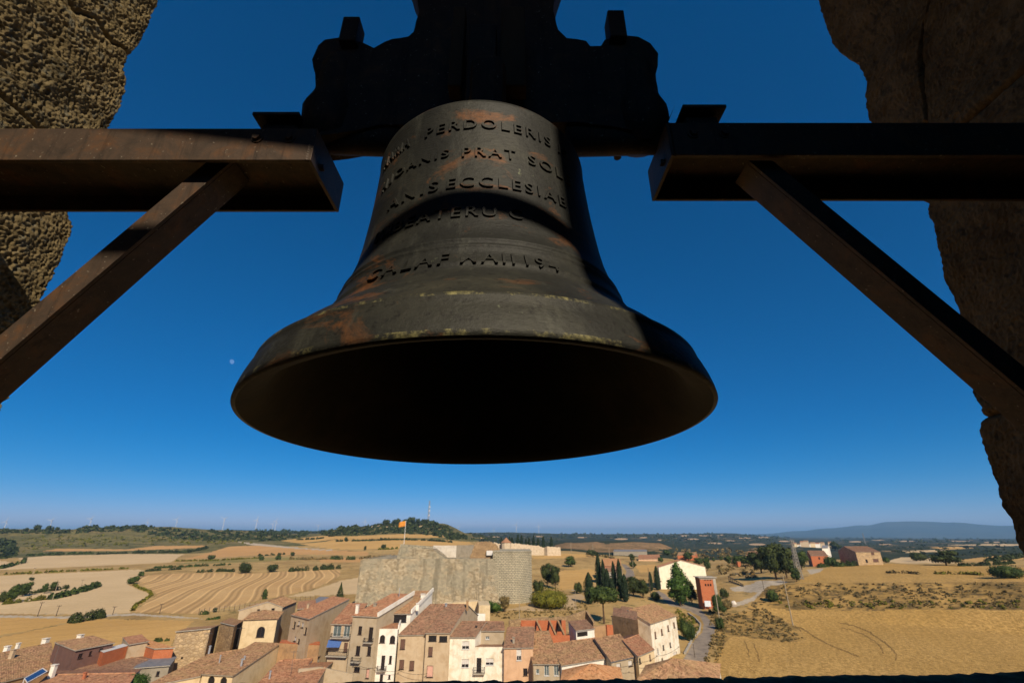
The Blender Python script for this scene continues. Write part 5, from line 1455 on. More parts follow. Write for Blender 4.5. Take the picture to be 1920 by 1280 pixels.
m = MB(fo.location)
zt = a.z; base = -29
prof = []
NX = 90
for i in range(NX + 1):
    x = a.x + (b.x - a.x) * i / NX
    for j in range(13):
        t = j / 12
        y = 200 - 1.6 * (1 - t) + .08 * noise.noise((x * .5, t * 8, 3)) + .05 * noise.noise((x * 2, t * 30, 7))
        z = base + (zt - base) * t + (.05 * noise.noise((x * .6, 3, 3)) if j == 12 else 0)
        m.v.append(Vector((x - (1 - t) * 1.0 * (1 if i == 0 else 0), y, z)) - m.o)
for i in range(NX):
    for j in range(12):
        q = i * 13 + j; m.f.append((q, q + 13, q + 14, q + 1)); m.m.append(0)
m.box((a.x + 26, 222, (zt + base) / 2 - .25), (b.x - a.x - .2, 43.4, zt - base - .3))
m.box((a.x + .35, 222, (zt + base) / 2), (.6, 43.6, zt - base - .05))
m.build('curtain_wall', M_FORT, fo)
tl, tr = at_y(926, 1033, 199.2), at_y(997, 1032, 203)
tz = tl.z
te = MB(((tl.x + tr.x) / 2 + 1.5, 212, base))
# broad round-fronted tower: a shallow curve in front, square behind
foot = [(tl.x - .4, 230), (tl.x - .4, 200.0)]
for k in range(15):
    t = k / 14
    foot.append((tl.x + (tr.x - tl.x) * t, 199.4 + 6.5 * (max(0, t - .45) / .55) ** 2.2 + .5 * (1 - t) * (1 - t)))
foot.append((tr.x + .1, 230))
n_ = len(foot)
lv = [(base, 1.035), (base + 4, 1.02), (base + 10, 1.005), (tz - .5, 1.0), (tz - .45, 1.012), (tz, 1.012)]
cx_, cy_ = te.o.x, 212
vs = [Vector((cx_ + (x - cx_) * k, cy_ + (y - cy_) * k, z)) for z, k in lv for x, y in foot]
fs = [(j * n_ + i, j * n_ + (i + 1) % n_, (j + 1) * n_ + (i + 1) % n_, (j + 1) * n_ + i) for j in range(len(lv) - 1) for i in range(n_)]
te.add(vs, fs); te.add(vs[-n_:], [tuple(range(n_))])
to = te.build('round_tower', M_BLOCK, fo); to.location = te.o - fo.location
# upper bastion with sloping end, pale wall, rubble, railing
m = MB(fo.location); Y = 212
L = [at_y(743, 1048, Y), at_y(750, 1024, Y), at_y(812, 1029, Y), at_y(838, 1049, Y)]
m.prism([Vector((p.x, Y, p.z)) for p in L], (0, 9, 0)); m.build('bastion', M_FORT, fo)
m = MB(fo.location)
l, r = at_y(750, 1024, Y), at_y(812, 1028.5, Y)
m.prism([l, r, r + Vector((0, 0, 1.0)), l + Vector((0, 0, 1.0))], (0, .35, 0)); m.build('parapet', M_BLOCK, fo)
m = MB(fo.location); rr = at_y(837, 1047, Y)
for t in np.linspace(0, 1, 9): m.bar(r.lerp(rr, t), r.lerp(rr, t) + Vector((0, 0, 1.1)), .06)
m.bar(r + Vector((0, 0, 1.1)), rr + Vector((0, 0, 1.1)), .07); m.build('railing', IRON, fo)
m = MB(fo.location)
l, r = at_y(812, 1022, 224), at_y(856, 1022, 221)
for i in range(11):
    p, q = l.lerp(r, i / 11), l.lerp(r, (i + .97) / 11)
    m.prism([Vector((p.x, p.y, -14)), Vector((q.x, q.y, -14)), q, p], (0, .4, 0))
m.build('pale_wall', W_PALE, fo)
m = MB(fo.location); l, r = at_y(856, 1021.5, 221), at_y(888, 1021, 229)
m.prism([Vector((l.x, l.y, -14)), Vector((r.x, r.y, -14)), r, l], (.1, .5, 0)); m.build('grey_wall', W_GREY, fo)
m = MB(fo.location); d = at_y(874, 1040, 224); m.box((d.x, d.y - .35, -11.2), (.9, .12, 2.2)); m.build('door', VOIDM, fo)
m = MB(fo.location)
pr = [(880, 1050), (884, 1038), (889, 1022), (895, 1016), (910, 1014.5), (921, 1016), (930, 1021), (937, 1030), (941, 1050)]
P = [at_y(px, py, 214) for px, py in pr]
cc = sum(P, Vector()) / len(P)
dens = []
for p, q in zip(P, P[1:] + P[:1]):
    for t in np.linspace(0, 1, 6)[:-1]:
        w = p.lerp(q, t); w += Vector((.35 * noise.noise((w.x, w.z, 1)), 0, .35 * noise.noise((w.x, w.z, 5)))); dens.append(w)
m.prism(dens, (0, 5, 0)); m.build('broken_wall', W_STONE2, fo)
m = MB(fo.location); p = at_y(918, 1036, 213); m.box(p, (2.6, .3, 1.8)); m.build('board', FRAME_W, fo)
fl = at_y(757, 1024, 214); ft = at_y(760, 976, 214)
f_ = empty('flag', (fl.x, fl.y, fl.z), 'orange yellow flag with red stripes on a white pole on the castle', 'flag')
m = MB(fl); m.tube(fl - Vector((0, 0, 1)), Vector((fl.x, fl.y, ft.z)), .13, .08, 8); m.tube(Vector((fl.x, fl.y, ft.z)), Vector((fl.x, fl.y, ft.z + .2)), .16, .05, 8); m.build('pole', plain('white_pole', srgb(224, 222, 216), .5), f_)
mf, nt, p = new_mat('striped_flag_cloth', .8)
w_ = nt.nodes.new('ShaderNodeTexCoord'); sp_ = nt.nodes.new('ShaderNodeSeparateXYZ'); nt.links.new(w_.outputs['UV'], sp_.inputs[0])
k9 = nt.nodes.new('ShaderNodeMath'); k9.operation = 'MULTIPLY'; k9.inputs[1].default_value = 4.5; nt.links.new(sp_.outputs[1], k9.inputs[0])
fr_ = nt.nodes.new('ShaderNodeMath'); fr_.operation = 'FRACT'; nt.links.new(k9.outputs[0], fr_.inputs[0])
gt_ = nt.nodes.new('ShaderNodeMath'); gt_.operation = 'GREATER_THAN'; gt_.inputs[1].default_value = .5; nt.links.new(fr_.outputs[0], gt_.inputs[0])
nt.links.new(mix(nt, gt_.outputs[0], srgb(214, 158, 58), srgb(196, 104, 52)), p.inputs['Base Color'])
p.inputs['Transmission Weight'].default_value = 0
m = MB(fl); vs, uv, fs = [], [], []
for i in range(13):
    for j in range(7):
        u, v = i / 12, j / 6
        vs.append(Vector((fl.x - .1 - u * 2.9, fl.y + .35 * math.sin(u * 6 + v) * u, ft.z - .15 - (1 - v) * 2.1 - .5 * u * u + .25 * math.sin(u * 4) * u * (v - .5)))); uv.append((u, v))
for i in range(12):
    for j in range(6): fs.append((i * 7 + j, (i + 1) * 7 + j, (i + 1) * 7 + j + 1, i * 7 + j + 1))
m.add(vs, fs, 0, uv); fo2 = m.build('cloth', mf, f_, True)
sd = fo2.modifiers.new('thickness', 'SOLIDIFY'); sd.thickness = .01

# ---- red brick transformer tower
G0 = ground(1328, 1141); TY = G0.y
P0 = at_y(1311.5, 1083, TY)
bt = empty('brick_tower', (P0.x + 2.5, TY + 2, G0.z), 'tall orange brick transformer tower with flat concrete roof beside the road', 'tower')
A = Vector((P0.x, TY, 0)); B_ = at_z(1341, 1083, P0.z); B_ = Vector((B_.x, B_.y, 0))
zt = P0.z; u = (B_ - A); Wd = u.length; u /= Wd; nn = Vector((u.y, -u.x, 0)); D = 5.0
m = MB(bt.location)
oo = ops_from_px([('h', px, 1086.5, 2.6, 3) for px in (1322, 1327, 1332)] + [('h', px, 1096, 3, 4.5) for px in (1323, 1328, 1332.5)] + [('h', 1317.5, 1121, 1.6, 4)], A, B_, zt)
_, _, _, PF = wall_panel(m, A, B_, -28, zt, zt, oo, .2)
wall_panel(m, B_, B_ - nn * D, -28, zt, zt); wall_panel(m, B_ - nn * D, A - nn * D, -28, zt, zt); wall_panel(m, A - nn * D, A, -28, zt, zt)
m.build('wall', W_BRICK, bt); fit_windows(bt, PF, oo, .2)
m = MB(bt.location); cq = [A - u * .5 + nn * .5, B_ + u * .5 + nn * .5, B_ + u * .5 - nn * (D + .5), A - u * .5 - nn * (D + .5)]
m.prism([Vector((q.x, q.y, zt + .03)) for q in cq], (0, 0, .28)); m.build('roof', M_SLAB if 'M_SLAB' in globals() else CONC, bt)
m = MB(bt.location)
for s_, wid in ((B_ - u * .55, 1.1),):
    m.box((s_.x + nn.x * .06, s_.y + nn.y * .06, (zt - 28) / 2), (wid, .15, zt + 28), (u, nn, Vector((0, 0, 1))))
m.box(((A + B_) / 2).to_tuple()[:2] + (zt - .25,), (Wd, .12, .5), (u, nn, Vector((0, 0, 1))))
m.build('concrete_frame', CONC, bt)
sg = at_y(1327, 1131, TY - 1.2); o = empty('notice_board', (sg.x, sg.y, G0.z), 'white notice board standing at the foot of the brick tower', 'sign')
m = MB(o.location); m.box(sg, (2.4, .1, 2.0)); m.build('board', plain('pale_board', srgb(214, 222, 226), .5), o)
m = MB(o.location)
for s_ in (-1, 1): m.tube((sg.x + s_ * 1.05, sg.y + .1, G0.z - .4), (sg.x + s_ * 1.05, sg.y + .1, sg.z + 1.0), .06, n=6)
m.build('post', ZINC, o)

# ---- houses and barns farther off
house('large cream barn with a blank gable and red tiled roof slope', (1235, 1063), (1322, 1062), 262, ('L', 1232, 1056, 275), plaster('pale_cream_render', srgb(230, 220, 194), srgb(216, 204, 176), .2), T_RED, kind='front', apex=(1276, 1050), base=-28)
house('low brick house with a brown roof beside the clipped hedge', (1520, 1041), (1552, 1041), 345, ('L', 1514, 1032, 358), W_BRICK, T_BROWN, [('d', 1536, 1046, 3, 4)], base=-21)
house('stone house with a brown roof and two dark openings at the field edge', (1604, 1034), (1650, 1034), 330, ('L', 1583, 1024, 345), W_STONE, T_BROWN, [('s', 1636, 1037, 6, 6), ('s', 1642, 1050, 10, 6), ('d', 1625, 1051, 4, 6)], base=-22, rear=.8)
house('small brown house beyond the pines', (1398, 1042), (1424, 1042), 420, ('L', 1402, 1033, 430), W_BRICK, T_BROWN, base=-22)
house('long pale grey shed below the bare brown hill', (1150, 1033), (1213, 1033), 560, ('L', 1152, 1030, 585), W_GREY, T_GREY, base=-24)
house('pinkish farm building with a dark red roof end', (1197, 1048), (1238, 1047), 470, ('L', 1197, 1040, 490), W_PEACH, T_RED, base=-26)
house('house with an orange brick upper wall behind the cypresses', (1130, 1060), (1164, 1060), 300, ('L', 1130, 1047, 312), W_BRICK, T_ORANGE, base=-26)
house('grey low house end beside the cypress group', (1118, 1072), (1164, 1070), 285, ('L', 1120, 1064, 291), W_GREY, T_BROWN, [('w', 1145, 1078, 3, 6)], base=-27)
house('brick farmhouse on the far slope right of the brown hill', (1270, 1040), (1304, 1040), 520, ('L', 1272, 1035, 530), W_BRICK, T_OLD, base=-25)
house('little white house above the brick one', (1541, 1027), (1552, 1027), 470, ('L', 1542, 1022, 476), W_WHITE, T_GREY, base=-20)
for k, (px, py, wpx, hpx, wm, rm) in enumerate(((1489, 1019, 6, 4, W_CREAM, T_RED), (1496, 1021, 8, 4, W_WHITE, T_OLD), (1503, 1016, 7, 7, W_TAN, T_RED), (1510, 1015, 9, 7, W_TAN, T_OLD), (1514, 1020, 8, 4, W_WHITE, T_RED), (1523, 1018, 9, 4, W_CREAM, T_OLD), (1532, 1019, 8, 4, W_WHITE, T_RED), (1541, 1018, 7, 5, W_TAN, T_OLD), (1556, 1017, 8, 6, W_TAN, T_OLD))):
    Yv = 1250 + 30 * (k % 3)
    g = at_y(px, py + 6, Yv)
    house('tiny ' + ('cream house with red roof at the left end', 'white house second from the left', 'tan house with red roof standing above its neighbours', 'tan house topped by old tiles in the middle', 'white house with red roof in front of the middle', 'cream house right of the middle', 'white house near the right end', 'tall tan house at the right end', 'tan house set apart on the right')[k] + ' of the distant village', (px - wpx / 2, py), (px + wpx / 2, py), Yv, ('L', px - wpx / 2 + .4, py - 2.2, Yv + 9), wm, rm, base=g.z - 12, group='houses of the distant village', ridge=False)
W_CEM = plaster('old_lime_wash', srgb(196, 180, 154), srgb(168, 150, 122), .6)
# cemetery with white walls, chapel and cypresses
free_wall('pale lime washed cemetery wall with a stepped top on the ridge behind the castle', [(926, 1016, 470), (940, 1020, 472), (962, 1018, 474), (992, 1021, 478), (1010, 1023, 480), (1020, 1026, 482), (1026, 1024, 478), (1051, 1026, 482)], -26, W_CEM, 2.5, name='cemetery_wall', rough=.9)
ch = at_y(949, 1016, 468); o = empty('chapel', (ch.x, ch.y, -22), 'small white round chapel with a pointed tiled roof', 'chapel')
m = MB(o.location); m.lathe((ch.x, ch.y, 0), [(4.6, -24), (4.6, ch.z)], 10); m.build('wall', W_CEM, o)
m = MB(o.location); m.lathe((ch.x, ch.y, ch.z), [(5.2, -.2), (2.4, 1.9), (.05, 4.2)], 10); m.build('roof', T_RED, o)
o = empty('brick_hut', at_y(1385, 1062, 330), 'tiny orange brick hut in the dry scrub', 'hut')
g = ground(1386, 1062); m = MB(g); o.location = g
m.box(g + Vector((0, 0, 1.6)), (2.2, 2.2, 3.4)); m.build('wall', W_BRICK, o)
m = MB(g); m.box(g + Vector((0, 0, 3.45)), (2.6, 2.6, .25)); m.build('roof', T_OLD, o)

# ---- poles, masts, pylon
M_POLE = noisy('weathered_pole', [srgb(140, 128, 108), srgb(168, 154, 130)], 2, .95)
M_DPOLE = noisy('dark_pole', [srgb(70, 60, 50), srgb(96, 84, 70)], 2, .95)
def pole(pb, pt, label, dark=False, arm=True, r=.16, cat='pole', name='utility_pole', lamp=False):
    g = ground(*pb)
    if g is None: return
    top = at_y(pt[0], pt[1], g.y)
    hgt = top.z - g.z
    o = empty(name, g, label, cat)
    m = MB(g); t = g + Vector((0, 0, hgt))
    m.tube(g - Vector((0, 0, .5)), t, r, r * .6, 8); m.build('post', M_DPOLE if dark else M_POLE, o)
    if arm:
        m = MB(g); m.bar(t - Vector((.8, 0, .25)), t + Vector((.8, 0, -.25)), .12)
        for k in (-.7, 0, .7): m.tube(t + Vector((k, 0, -.2)), t + Vector((k, 0, .08)), .05, n=6)
        m.build('crossarm', M_DPOLE, o)
    if lamp:
        m = MB(g); m.tube(t, t + Vector((-.9, -.2, .12)), .05, n=6); m.box(t + Vector((-1.1, -.25, .1)), (.6, .22, .12)); m.build('lamp_head', ZINC, o)
    return o
pole((1487, 1172), (1467, 1079), 'tall pale concrete pole at the edge of the wheat field', r=.2)
pole((1435, 1118), (1427, 1083), 'dark wooden pole beside the gravel yard', True, False, .13)
pole((1349, 1160), (1340, 1106), 'concrete pole by the road bend next to the brick tower', r=.2, arm=False)
pole((1221, 1122), (1214, 1064), 'slim pole in front of the cypresses by the road', True, False)
pole((1483, 1073), (1477, 1043), 'street lamp below the pines', arm=False, lamp=True, name='street_lamp', cat='lamp', r=.12)
pole((1041, 1104), (1041, 1083), 'street lamp behind the rounded bush', arm=False, lamp=True, name='street_lamp', cat='lamp', r=.1)
pole((1080, 1141), (1078, 1106), 'street lamp on the dirt path right of the rounded bush', arm=False, lamp=True, name='street_lamp', cat='lamp', r=.1)
pole((974, 1170), (975, 1112), 'slim grey post in front of the round castle tower', arm=False, r=.12)
pole((1303, 1232), (1297, 1206), 'dark lamp post at the bottom of the road', True, False, lamp=True, name='street_lamp', cat='lamp', r=.1)
for (b_, t_, lab) in (((98, 1124), (103, 1090), 'pale pole beside the short hedge in the left field'), ((70, 1155), (79, 1128), 'wooden pole by the country road, left one'), ((105, 1154), (108, 1134), 'wooden pole by the country road, middle one'),
                      ((150, 1104), (156, 1086), 'distant pole above the long curved hedge'), ((58, 1086), (64, 1064), 'pole beside a lone shrub in the pale field'), ((299, 1150), (303, 1131), 'wooden pole at the corner of the swathed field'),
                      ((211, 1152), (213, 1136), 'thin pole beside the dark roadside bushes'), ((1071, 1036), (1070, 1016), 'white post on the ridge right of the cemetery'), ((1143, 1046), (1142, 1026), 'white post left of the long shed'), ((1265, 1040), (1263, 1014), 'dark pole above the far brick farmhouse'),
                      ((1188, 1074), (1187, 1049), 'pole beside the side road'), ((1112, 1036), (1111, 1020), 'short white post on the brown hill')):
    pole(b_, t_, lab, 'wooden' in lab or 'dark' in lab, 'white' not in lab, .15 if b_[1] > 1060 else .28)
def lattice(g, hgt, w0, w1, name, label, cat, mat, n=10, arms=()):
    o = empty(name, g, label, cat)
    m = MB(g)
    cs = [(-1, -1), (1, -1), (1, 1), (-1, 1)]
    Pt = lambda c, t: g + Vector((c[0] * (w0 + (w1 - w0) * t) / 2, c[1] * (w0 + (w1 - w0) * t) / 2, hgt * t))
    for c in cs: m.bar(Pt(c, 0), Pt(c, 1), w0 * .09)
    m.build('leg', mat, o)
    m = MB(g)
    for i in range(n):
        for k in range(4):
            c, d = cs[k], cs[(k + 1) % 4]
            m.bar(Pt(c, i / n), Pt(d, (i + 1) / n), w0 * .05); m.bar(Pt(d, i / n), Pt(c, (i + 1) / n), w0 * .05)
    m.build('bracing', mat, o)
    for (t, L) in arms:
        m = MB(g); m.bar(g + Vector((-L, 0, hgt * t)), g + Vector((L, 0, hgt * t)), w0 * .1); m.build('crossarm', mat, o)
    return o
M_GALV = noisy('galvanised_steel', [srgb(120, 116, 108), srgb(150, 146, 136)], 2, .7)
g = ground(1500, 1086); t = at_y(1490, 1012, g.y)
lattice(g, t.z - g.z, 2.2, .9, 'lattice_pylon', 'grey lattice pylon right of the pine group', 'pylon', M_GALV, 12, ((.97, 1.2), (.9, 1.2)))
g = ground(1623, 1020) or at_r(1623, 1022, 900); t = at_y(1620, 999, g.y)
lattice(g, t.z - g.z, 3.5, 1.2, 'lattice_pylon', 'far lattice pylon above the stone house at the field edge', 'pylon', M_GALV, 8, ((.95, 3),))
g = at_r(803, 977, 1210); g.z = Hs(g.x, g.y); t = at_y(802, 938, g.y)
o = lattice(g, t.z - g.z, 4.0, 2.0, 'radio_mast', 'tall thin radio mast on the wooded hilltop', 'mast', M_GALV, 14)
for k, zf_ in enumerate((.35, .55, .72)):
    m = MB(g); m.box(g + Vector((1.5, -1.2, (t.z - g.z) * zf_)), (2.6, 1.2, 3.4)); m.build('aerial_panel', FRAME_W, o)
# iron truss frame lying in the yard
g = ground(1368, 1090); g2 = ground(1394, 1099)
o = empty('loading_frame', g, 'dark steel truss frame lying sloping on the dry ground', 'frame')
m = MB(g); up = Vector((0, 0, 2.6)); dy = Vector((.6, 2.2, 0))
for d_ in (Vector(), dy):
    m.bar(g + d_ + Vector((0, 0, .3)), g2 + d_ + Vector((0, 0, .2)), .3); m.bar(g + d_ + up, g2 + d_ + Vector((0, 0, .8)), .22)
    for t_ in np.linspace(0, 1, 8): m.bar((g + Vector((0, 0, .3))).lerp(g2, t_) + d_, (g + up).lerp(g2 + Vector((0, 0, .8)), t_) + d_, .14)
m.build('truss', IRON, o)
g = ground(1376, 1133); o = empty('boulder', g, 'pale boulder at the junction of the yard and road', 'rock')
m = MB(g)
vs, fs = [], []
for j in range(6):
    for i in range(10):
        th, ph = 2 * math.pi * i / 10, math.pi * j / 5
        r_ = 1.1 + .3 * noise.noise((math.cos(th) * 2, math.sin(th) * 2, ph))
        vs.append(g + Vector((r_ * math.sin(ph) * math.cos(th), r_ * math.sin(ph) * math.sin(th), .5 + .8 * r_ * math.cos(ph))))
for j in range(5):
    for i in range(10): fs.append((j * 10 + i, j * 10 + (i + 1) % 10, (j + 1) * 10 + (i + 1) % 10, (j + 1) * 10 + i))
m.add(vs, fs); m.build('stone', noisy('pale_boulder', [srgb(196, 186, 170), srgb(222, 214, 200)], 1, .95), o)
# stake fence below the swathed field
o = None
P = [ground(372 + 9.5 * k, 1152 - 1.15 * k) for k in range(24)]
o = empty('vineyard_fence', P[10], 'row of thin wooden stakes and wire below the swathed field', 'fence')
m0 = None
for g in P:
    m = MB(g); m.tube((g.x, g.y, g.z - .3), (g.x, g.y, g.z + 2.2), .09, .07, 6)
    q = m.build('stake', M_DPOLE, o); q.location = g - o.location
m = MB(o.location)
for a_, b_ in zip(P[:-1], P[1:]):
    for hh in (.8, 1.6): m.bar(a_ + Vector((0, 0, hh)), b_ + Vector((0, 0, hh)), .03)
m.build('wire', ZINC, o)

# ---- wind turbines on the skyline
M_WT = plain('turbine_white', srgb(205, 206, 206), .5)
WT_LAB = {12: 'at the far left edge', 97: 'above the lone skyline trees', 171: 'left of the wooded plateau', 277: 'low behind the wooded plateau', 332: 'mid left skyline', 421: 'above the far village fields', 482: 'tall one left of the lone tree on the hill', 512: 'smaller one of the close pair', 518: 'bigger one of the close pair',
          597: 'half hidden behind the hill edge', 685: 'rising behind the wooded hilltop', 860: 'just right of the wooded hill', 926: 'short one between the hill and the cypresses', 968: 'above the cemetery cypresses', 1010: 'far thin one right of the cemetery cypresses'}
proto = {}
def blade_mesh(L):
    m = MB(); n = 8
    for i in range(n + 1):
        t = i / n; w = L * (.035 if t < .05 else .075 * (1 - t) + .012); th = w * .22
        for (x, y) in ((-w * .35, -th), (w * .65, -th * .2), (w * .65, th * .2), (-w * .35, th)): m.v.append(Vector((x, y, L * t)))
    for i in range(n):
        for k in range(4): m.f.append((i * 4 + k, i * 4 + (k + 1) % 4, i * 4 + 4 + (k + 1) % 4, i * 4 + 4 + k)); m.m.append(0)
    m.f.append((n * 4, n * 4 + 1, n * 4 + 2, n * 4 + 3)); m.m.append(0)
    return m
for i, (px, hub, rr, rot) in enumerate(((12, 976, 4600, .3), (97, 974, 4300, .75), (171, 971, 4300, .6), (277, 977, 5200, .1), (332, 972, 4400, .55), (421, 971, 4200, 1.0), (482, 973, 4000, .25), (512, 980, 5200, .5), (518, 975, 4400, .4),
                              (597, 984, 5200, .9), (685, 975, 4600, .05), (860, 986, 5400, .7), (926, 992, 5600, .2), (968, 982, 4500, .35), (1010, 984, 5400, .0))):
    hb = at_r(px, hub + 1.5, rr * 1.35); gz = Hs(hb.x, hb.y) - 2
    gz = min(gz, hb.z - 60)
    o = empty('wind_turbine', (hb.x, hb.y, gz), 'white three bladed wind turbine, ' + WT_LAB[px], 'wind turbine', 'wind turbines along the skyline')
    m = MB(o.location); m.tube(Vector((hb.x, hb.y + 4, gz)), Vector((hb.x, hb.y + 4, hb.z)), 3.2, 1.9, 10); m.build('tower', M_WT, o)
    m = MB(o.location); m.box((hb.x, hb.y + 4, hb.z + .5), (4.2, 12, 4.4)); m.tube((hb.x, hb.y - 2, hb.z), (hb.x, hb.y - 5.5, hb.z), 2.2, .8, 10); m.build('nacelle', M_WT, o)
    for k in range(3):
        if not proto: proto['b'] = blade_mesh(46).build('blade', M_WT, o); bo = proto['b']
        else: bo = proto['b'].copy(); COL.objects.link(bo); bo.parent = o
        bo.location = (0, -3.5, hb.z - gz); bo.rotation_euler = (0, rot + k * 2 * math.pi / 3, 0)

# ---- the pale morning moon
mm, nt, p = new_mat('moon_glow')
nt.nodes.remove(p)
em = nt.nodes.new('ShaderNodeEmission'); em.inputs[0].default_value = (.62, .72, .85, 1); em.inputs[1].default_value = .17
tr = nt.nodes.new('ShaderNodeBsdfTransparent'); ad = nt.nodes.new('ShaderNodeAddShader')
nt.links.new(em.outputs[0], ad.inputs[0]); nt.links.new(tr.outputs[0], ad.inputs[1])
nt.links.new(ad.outputs[0], [n_ for n_ in nt.nodes if n_.type == 'OUTPUT_MATERIAL'][0].inputs[0])
d = ray(434, 678).normalized(); c = d * 70000
ex = d.cross(Vector((0, 0, 1))).normalized(); ey = ex.cross(d)
R_ = 70000 * 4.3 / 960
vs = []
for k in range(40):
    t_ = 2 * math.pi * k / 40
    x, y = math.cos(t_), math.sin(t_)
    if x < 0: x *= .55                              # gibbous: the unlit limb does not show
    vs.append(c + (ex * (x * math.cos(.5) - y * math.sin(.5)) + ey * (x * math.sin(.5) + y * math.cos(.5))) * R_)
m = MB(c); m.add(vs, [tuple(range(40))])
tag(m.build('moon', mm), 'faint gibbous daytime moon low in the sky left of the bell', 'moon')

# ================================================================== VEGETATION
plant(1133, 1169, 63, 62, 'umbrella', L_PINE, 'broad umbrella shaped pine casting a black shadow by the stone wall', n=2200)
plant(1030, 1139, 37, 76, 'dome', L_OLIVE, 'large rounded yellow green bush at the foot of the castle tower', 'bush', n=3200)
plant(923, 1149, 20, 38, 'bush', L_BRIGHT, 'bright green low bush below the castle wall', 'bush')
plant(946, 1147, 30, 24, 'tree', L_GREY, 'small grey green tree right of the bright green bush')
plant(1026, 1100, 44, 26, 'tree', L_OAK, 'dark tree behind the castle tower, left of two')
plant(1042, 1104, 42, 22, 'tree', L_OAK, 'dark tree behind the castle tower, right of two')
plant(1010, 1112, 24, 26, 'bush', L_OAK, 'dark shrub close to the castle tower', 'bush')
plant(1085, 1113, 20, 18, 'bush', L_OAK, 'small round dark shrub in front of the golden field', 'bush')
for (px, py, hh, ww, lab) in ((1106, 1132, 52, 23, 'broad rounded cypress, leftmost of the group'), (1125, 1116, 72, 14, 'tallest slender cypress of the group'), (1134, 1118, 62, 12, 'thin cypress right of the tallest one'), (1141, 1122, 50, 16, 'short cypress in the middle of the group'),
                              (1154, 1122, 62, 13, 'slender cypress in the right half of the group'), (1165, 1124, 68, 15, 'tall cypress near the right end of the group'), (1174, 1128, 46, 17, 'short cypress at the right end of the group'), (1149, 1128, 40, 16, 'low cypress in front of the group'),
                              (1234, 1106, 40, 13, 'single cypress in front of the cream barn'), (1222, 1108, 32, 9, 'dark narrow cypress left of the cream barn')):
    plant(px, py, hh, ww, 'cypress', L_CYP, lab)
plant(1188, 1118, 34, 34, 'tree', L_OAK, 'dark leafy tree right of the cypresses, left one')
plant(1206, 1121, 36, 32, 'tree', L_OAK, 'dark leafy tree right of the cypresses, right one')
plant(1232, 1126, 16, 26, 'bush', L_OAK, 'dark bush beside the shaded road', 'bush')
plant(1276, 1136, 70, 44, 'poplar', L_BRIGHT, 'tall fresh green poplar left of the brick tower', n=2400)
plant(1298, 1132, 44, 22, 'tree', L_OAK, 'dark tree pressed against the brick tower')
plant(1359, 1121, 18, 19, 'bush', L_OAK, 'round dark bush right of the brick tower', 'bush')
plant(1347, 1152, 34, 28, 'tree', L_PINE, 'bushy green tree in front of the brick tower')
plant(1351, 1180, 22, 18, 'bush', L_PINE, 'small tree at the road bend beside the concrete pole', 'bush')
plant(1366, 1142, 18, 22, 'bush', L_GREY, 'dusty grey shrub right of the bushy green tree', 'bush')
plant(1292, 1202, 38, 30, 'bush', L_PINE, 'green shrub below the mill on the road bank', 'bush')
plant(1278, 1182, 22, 16, 'bush', L_OLIVE, 'yellowish shrub above the mill corner', 'bush')
plant(1450, 1127, 23, 23, 'dome', L_PINE, 'rounded green bush at the edge of the gravel yard', 'bush')
for (px, py, hh, ww, lab) in ((1428, 1074, 38, 44, 'dark spreading pine, leftmost of the pine group'), (1456, 1086, 64, 52, 'biggest dark pine in the middle of the pine group'), (1476, 1084, 56, 42, 'dark pine right of the biggest one'), (1504, 1068, 34, 30, 'bushy pine at the right end of the pine group'), (1494, 1090, 30, 22, 'low pine below the lattice pylon')):
    plant(px, py, hh, ww, 'tree', L_OAK if px < 1490 else L_PINE, lab, n=1500)
for (px, py, hh, ww, lab) in ((1367, 1058, 16, 16, 'small round tree, first of the row left of the pines'), (1381, 1060, 20, 20, 'green tree, second of the row left of the pines'), (1395, 1059, 18, 22, 'green tree, third of the row left of the pines'), (1408, 1062, 20, 18, 'green tree, fourth of the row left of the pines'),
                              (1327, 1070, 24, 16, 'tree at the right end of the cream barn'), (1311, 1060, 14, 18, 'low tree behind the cream barn roof'), (1291, 1052, 18, 22, 'tree above the cream barn'), (1188, 1066, 14, 14, 'round tree by the side road'), (1239, 1054, 10, 11, 'little round tree beside the pinkish farm building'),
                              (1186, 1054, 16, 14, 'dark tree at the far end of the side road'), (1250, 1040, 10, 16, 'small tree in front of the far brick farmhouse'), (1112, 1044, 14, 22, 'dark bushy tree on the slope right of the cemetery'), (1106, 1040, 10, 14, 'low tree on the slope right of the cemetery'), (1070, 1062, 20, 26, 'bushy shrub on the brown slope right of the castle'),
                              (1567, 1032, 16, 24, 'dark tree behind the brick house with the hedge'), (1352, 1050, 8, 9, 'tiny tree in the scrub beyond the barn'), (1338, 1052, 7, 8, 'tiny bush in the scrub beyond the barn')):
    plant(px, py, hh, ww, 'tree' if hh > 12 else 'bush', L_OAK if 'dark' in lab else L_PINE, lab)
g = at_y(1557, 1054, 336); g.z = Hs(g.x, g.y)
plant(0, 0, 19, 24, 'dome', L_PINE, 'clipped dome shaped bush beside the brick house', 'bush', at=g)
hedge([(1534, 1060), (1570, 1060), (1604, 1060)], 11, at_d=328, mat=L_PINE, label='clipped green hedge in front of the stone house at the field edge')
plant(1890, 1083, 26, 54, 'dome', L_PINE, 'big rounded green bush near the right jamb', 'bush', n=2200)
plant(1775, 1060, 28, 44, 'tree', L_OAK, 'spreading dark tree beyond the upper wheat field', n=900)
plant(1717, 1051, 16, 36, 'bush', L_OAK, 'wide dark bush beyond the upper wheat field', 'bush')
plant(1665, 1055, 10, 18, 'bush', L_PINE, 'green shrub at the corner of the stone house', 'bush')
hedge([(1800, 1061), (1850, 1060), (1900, 1056)], 8, L_OAK, 'dark hedge beyond the upper field, near the right jamb')
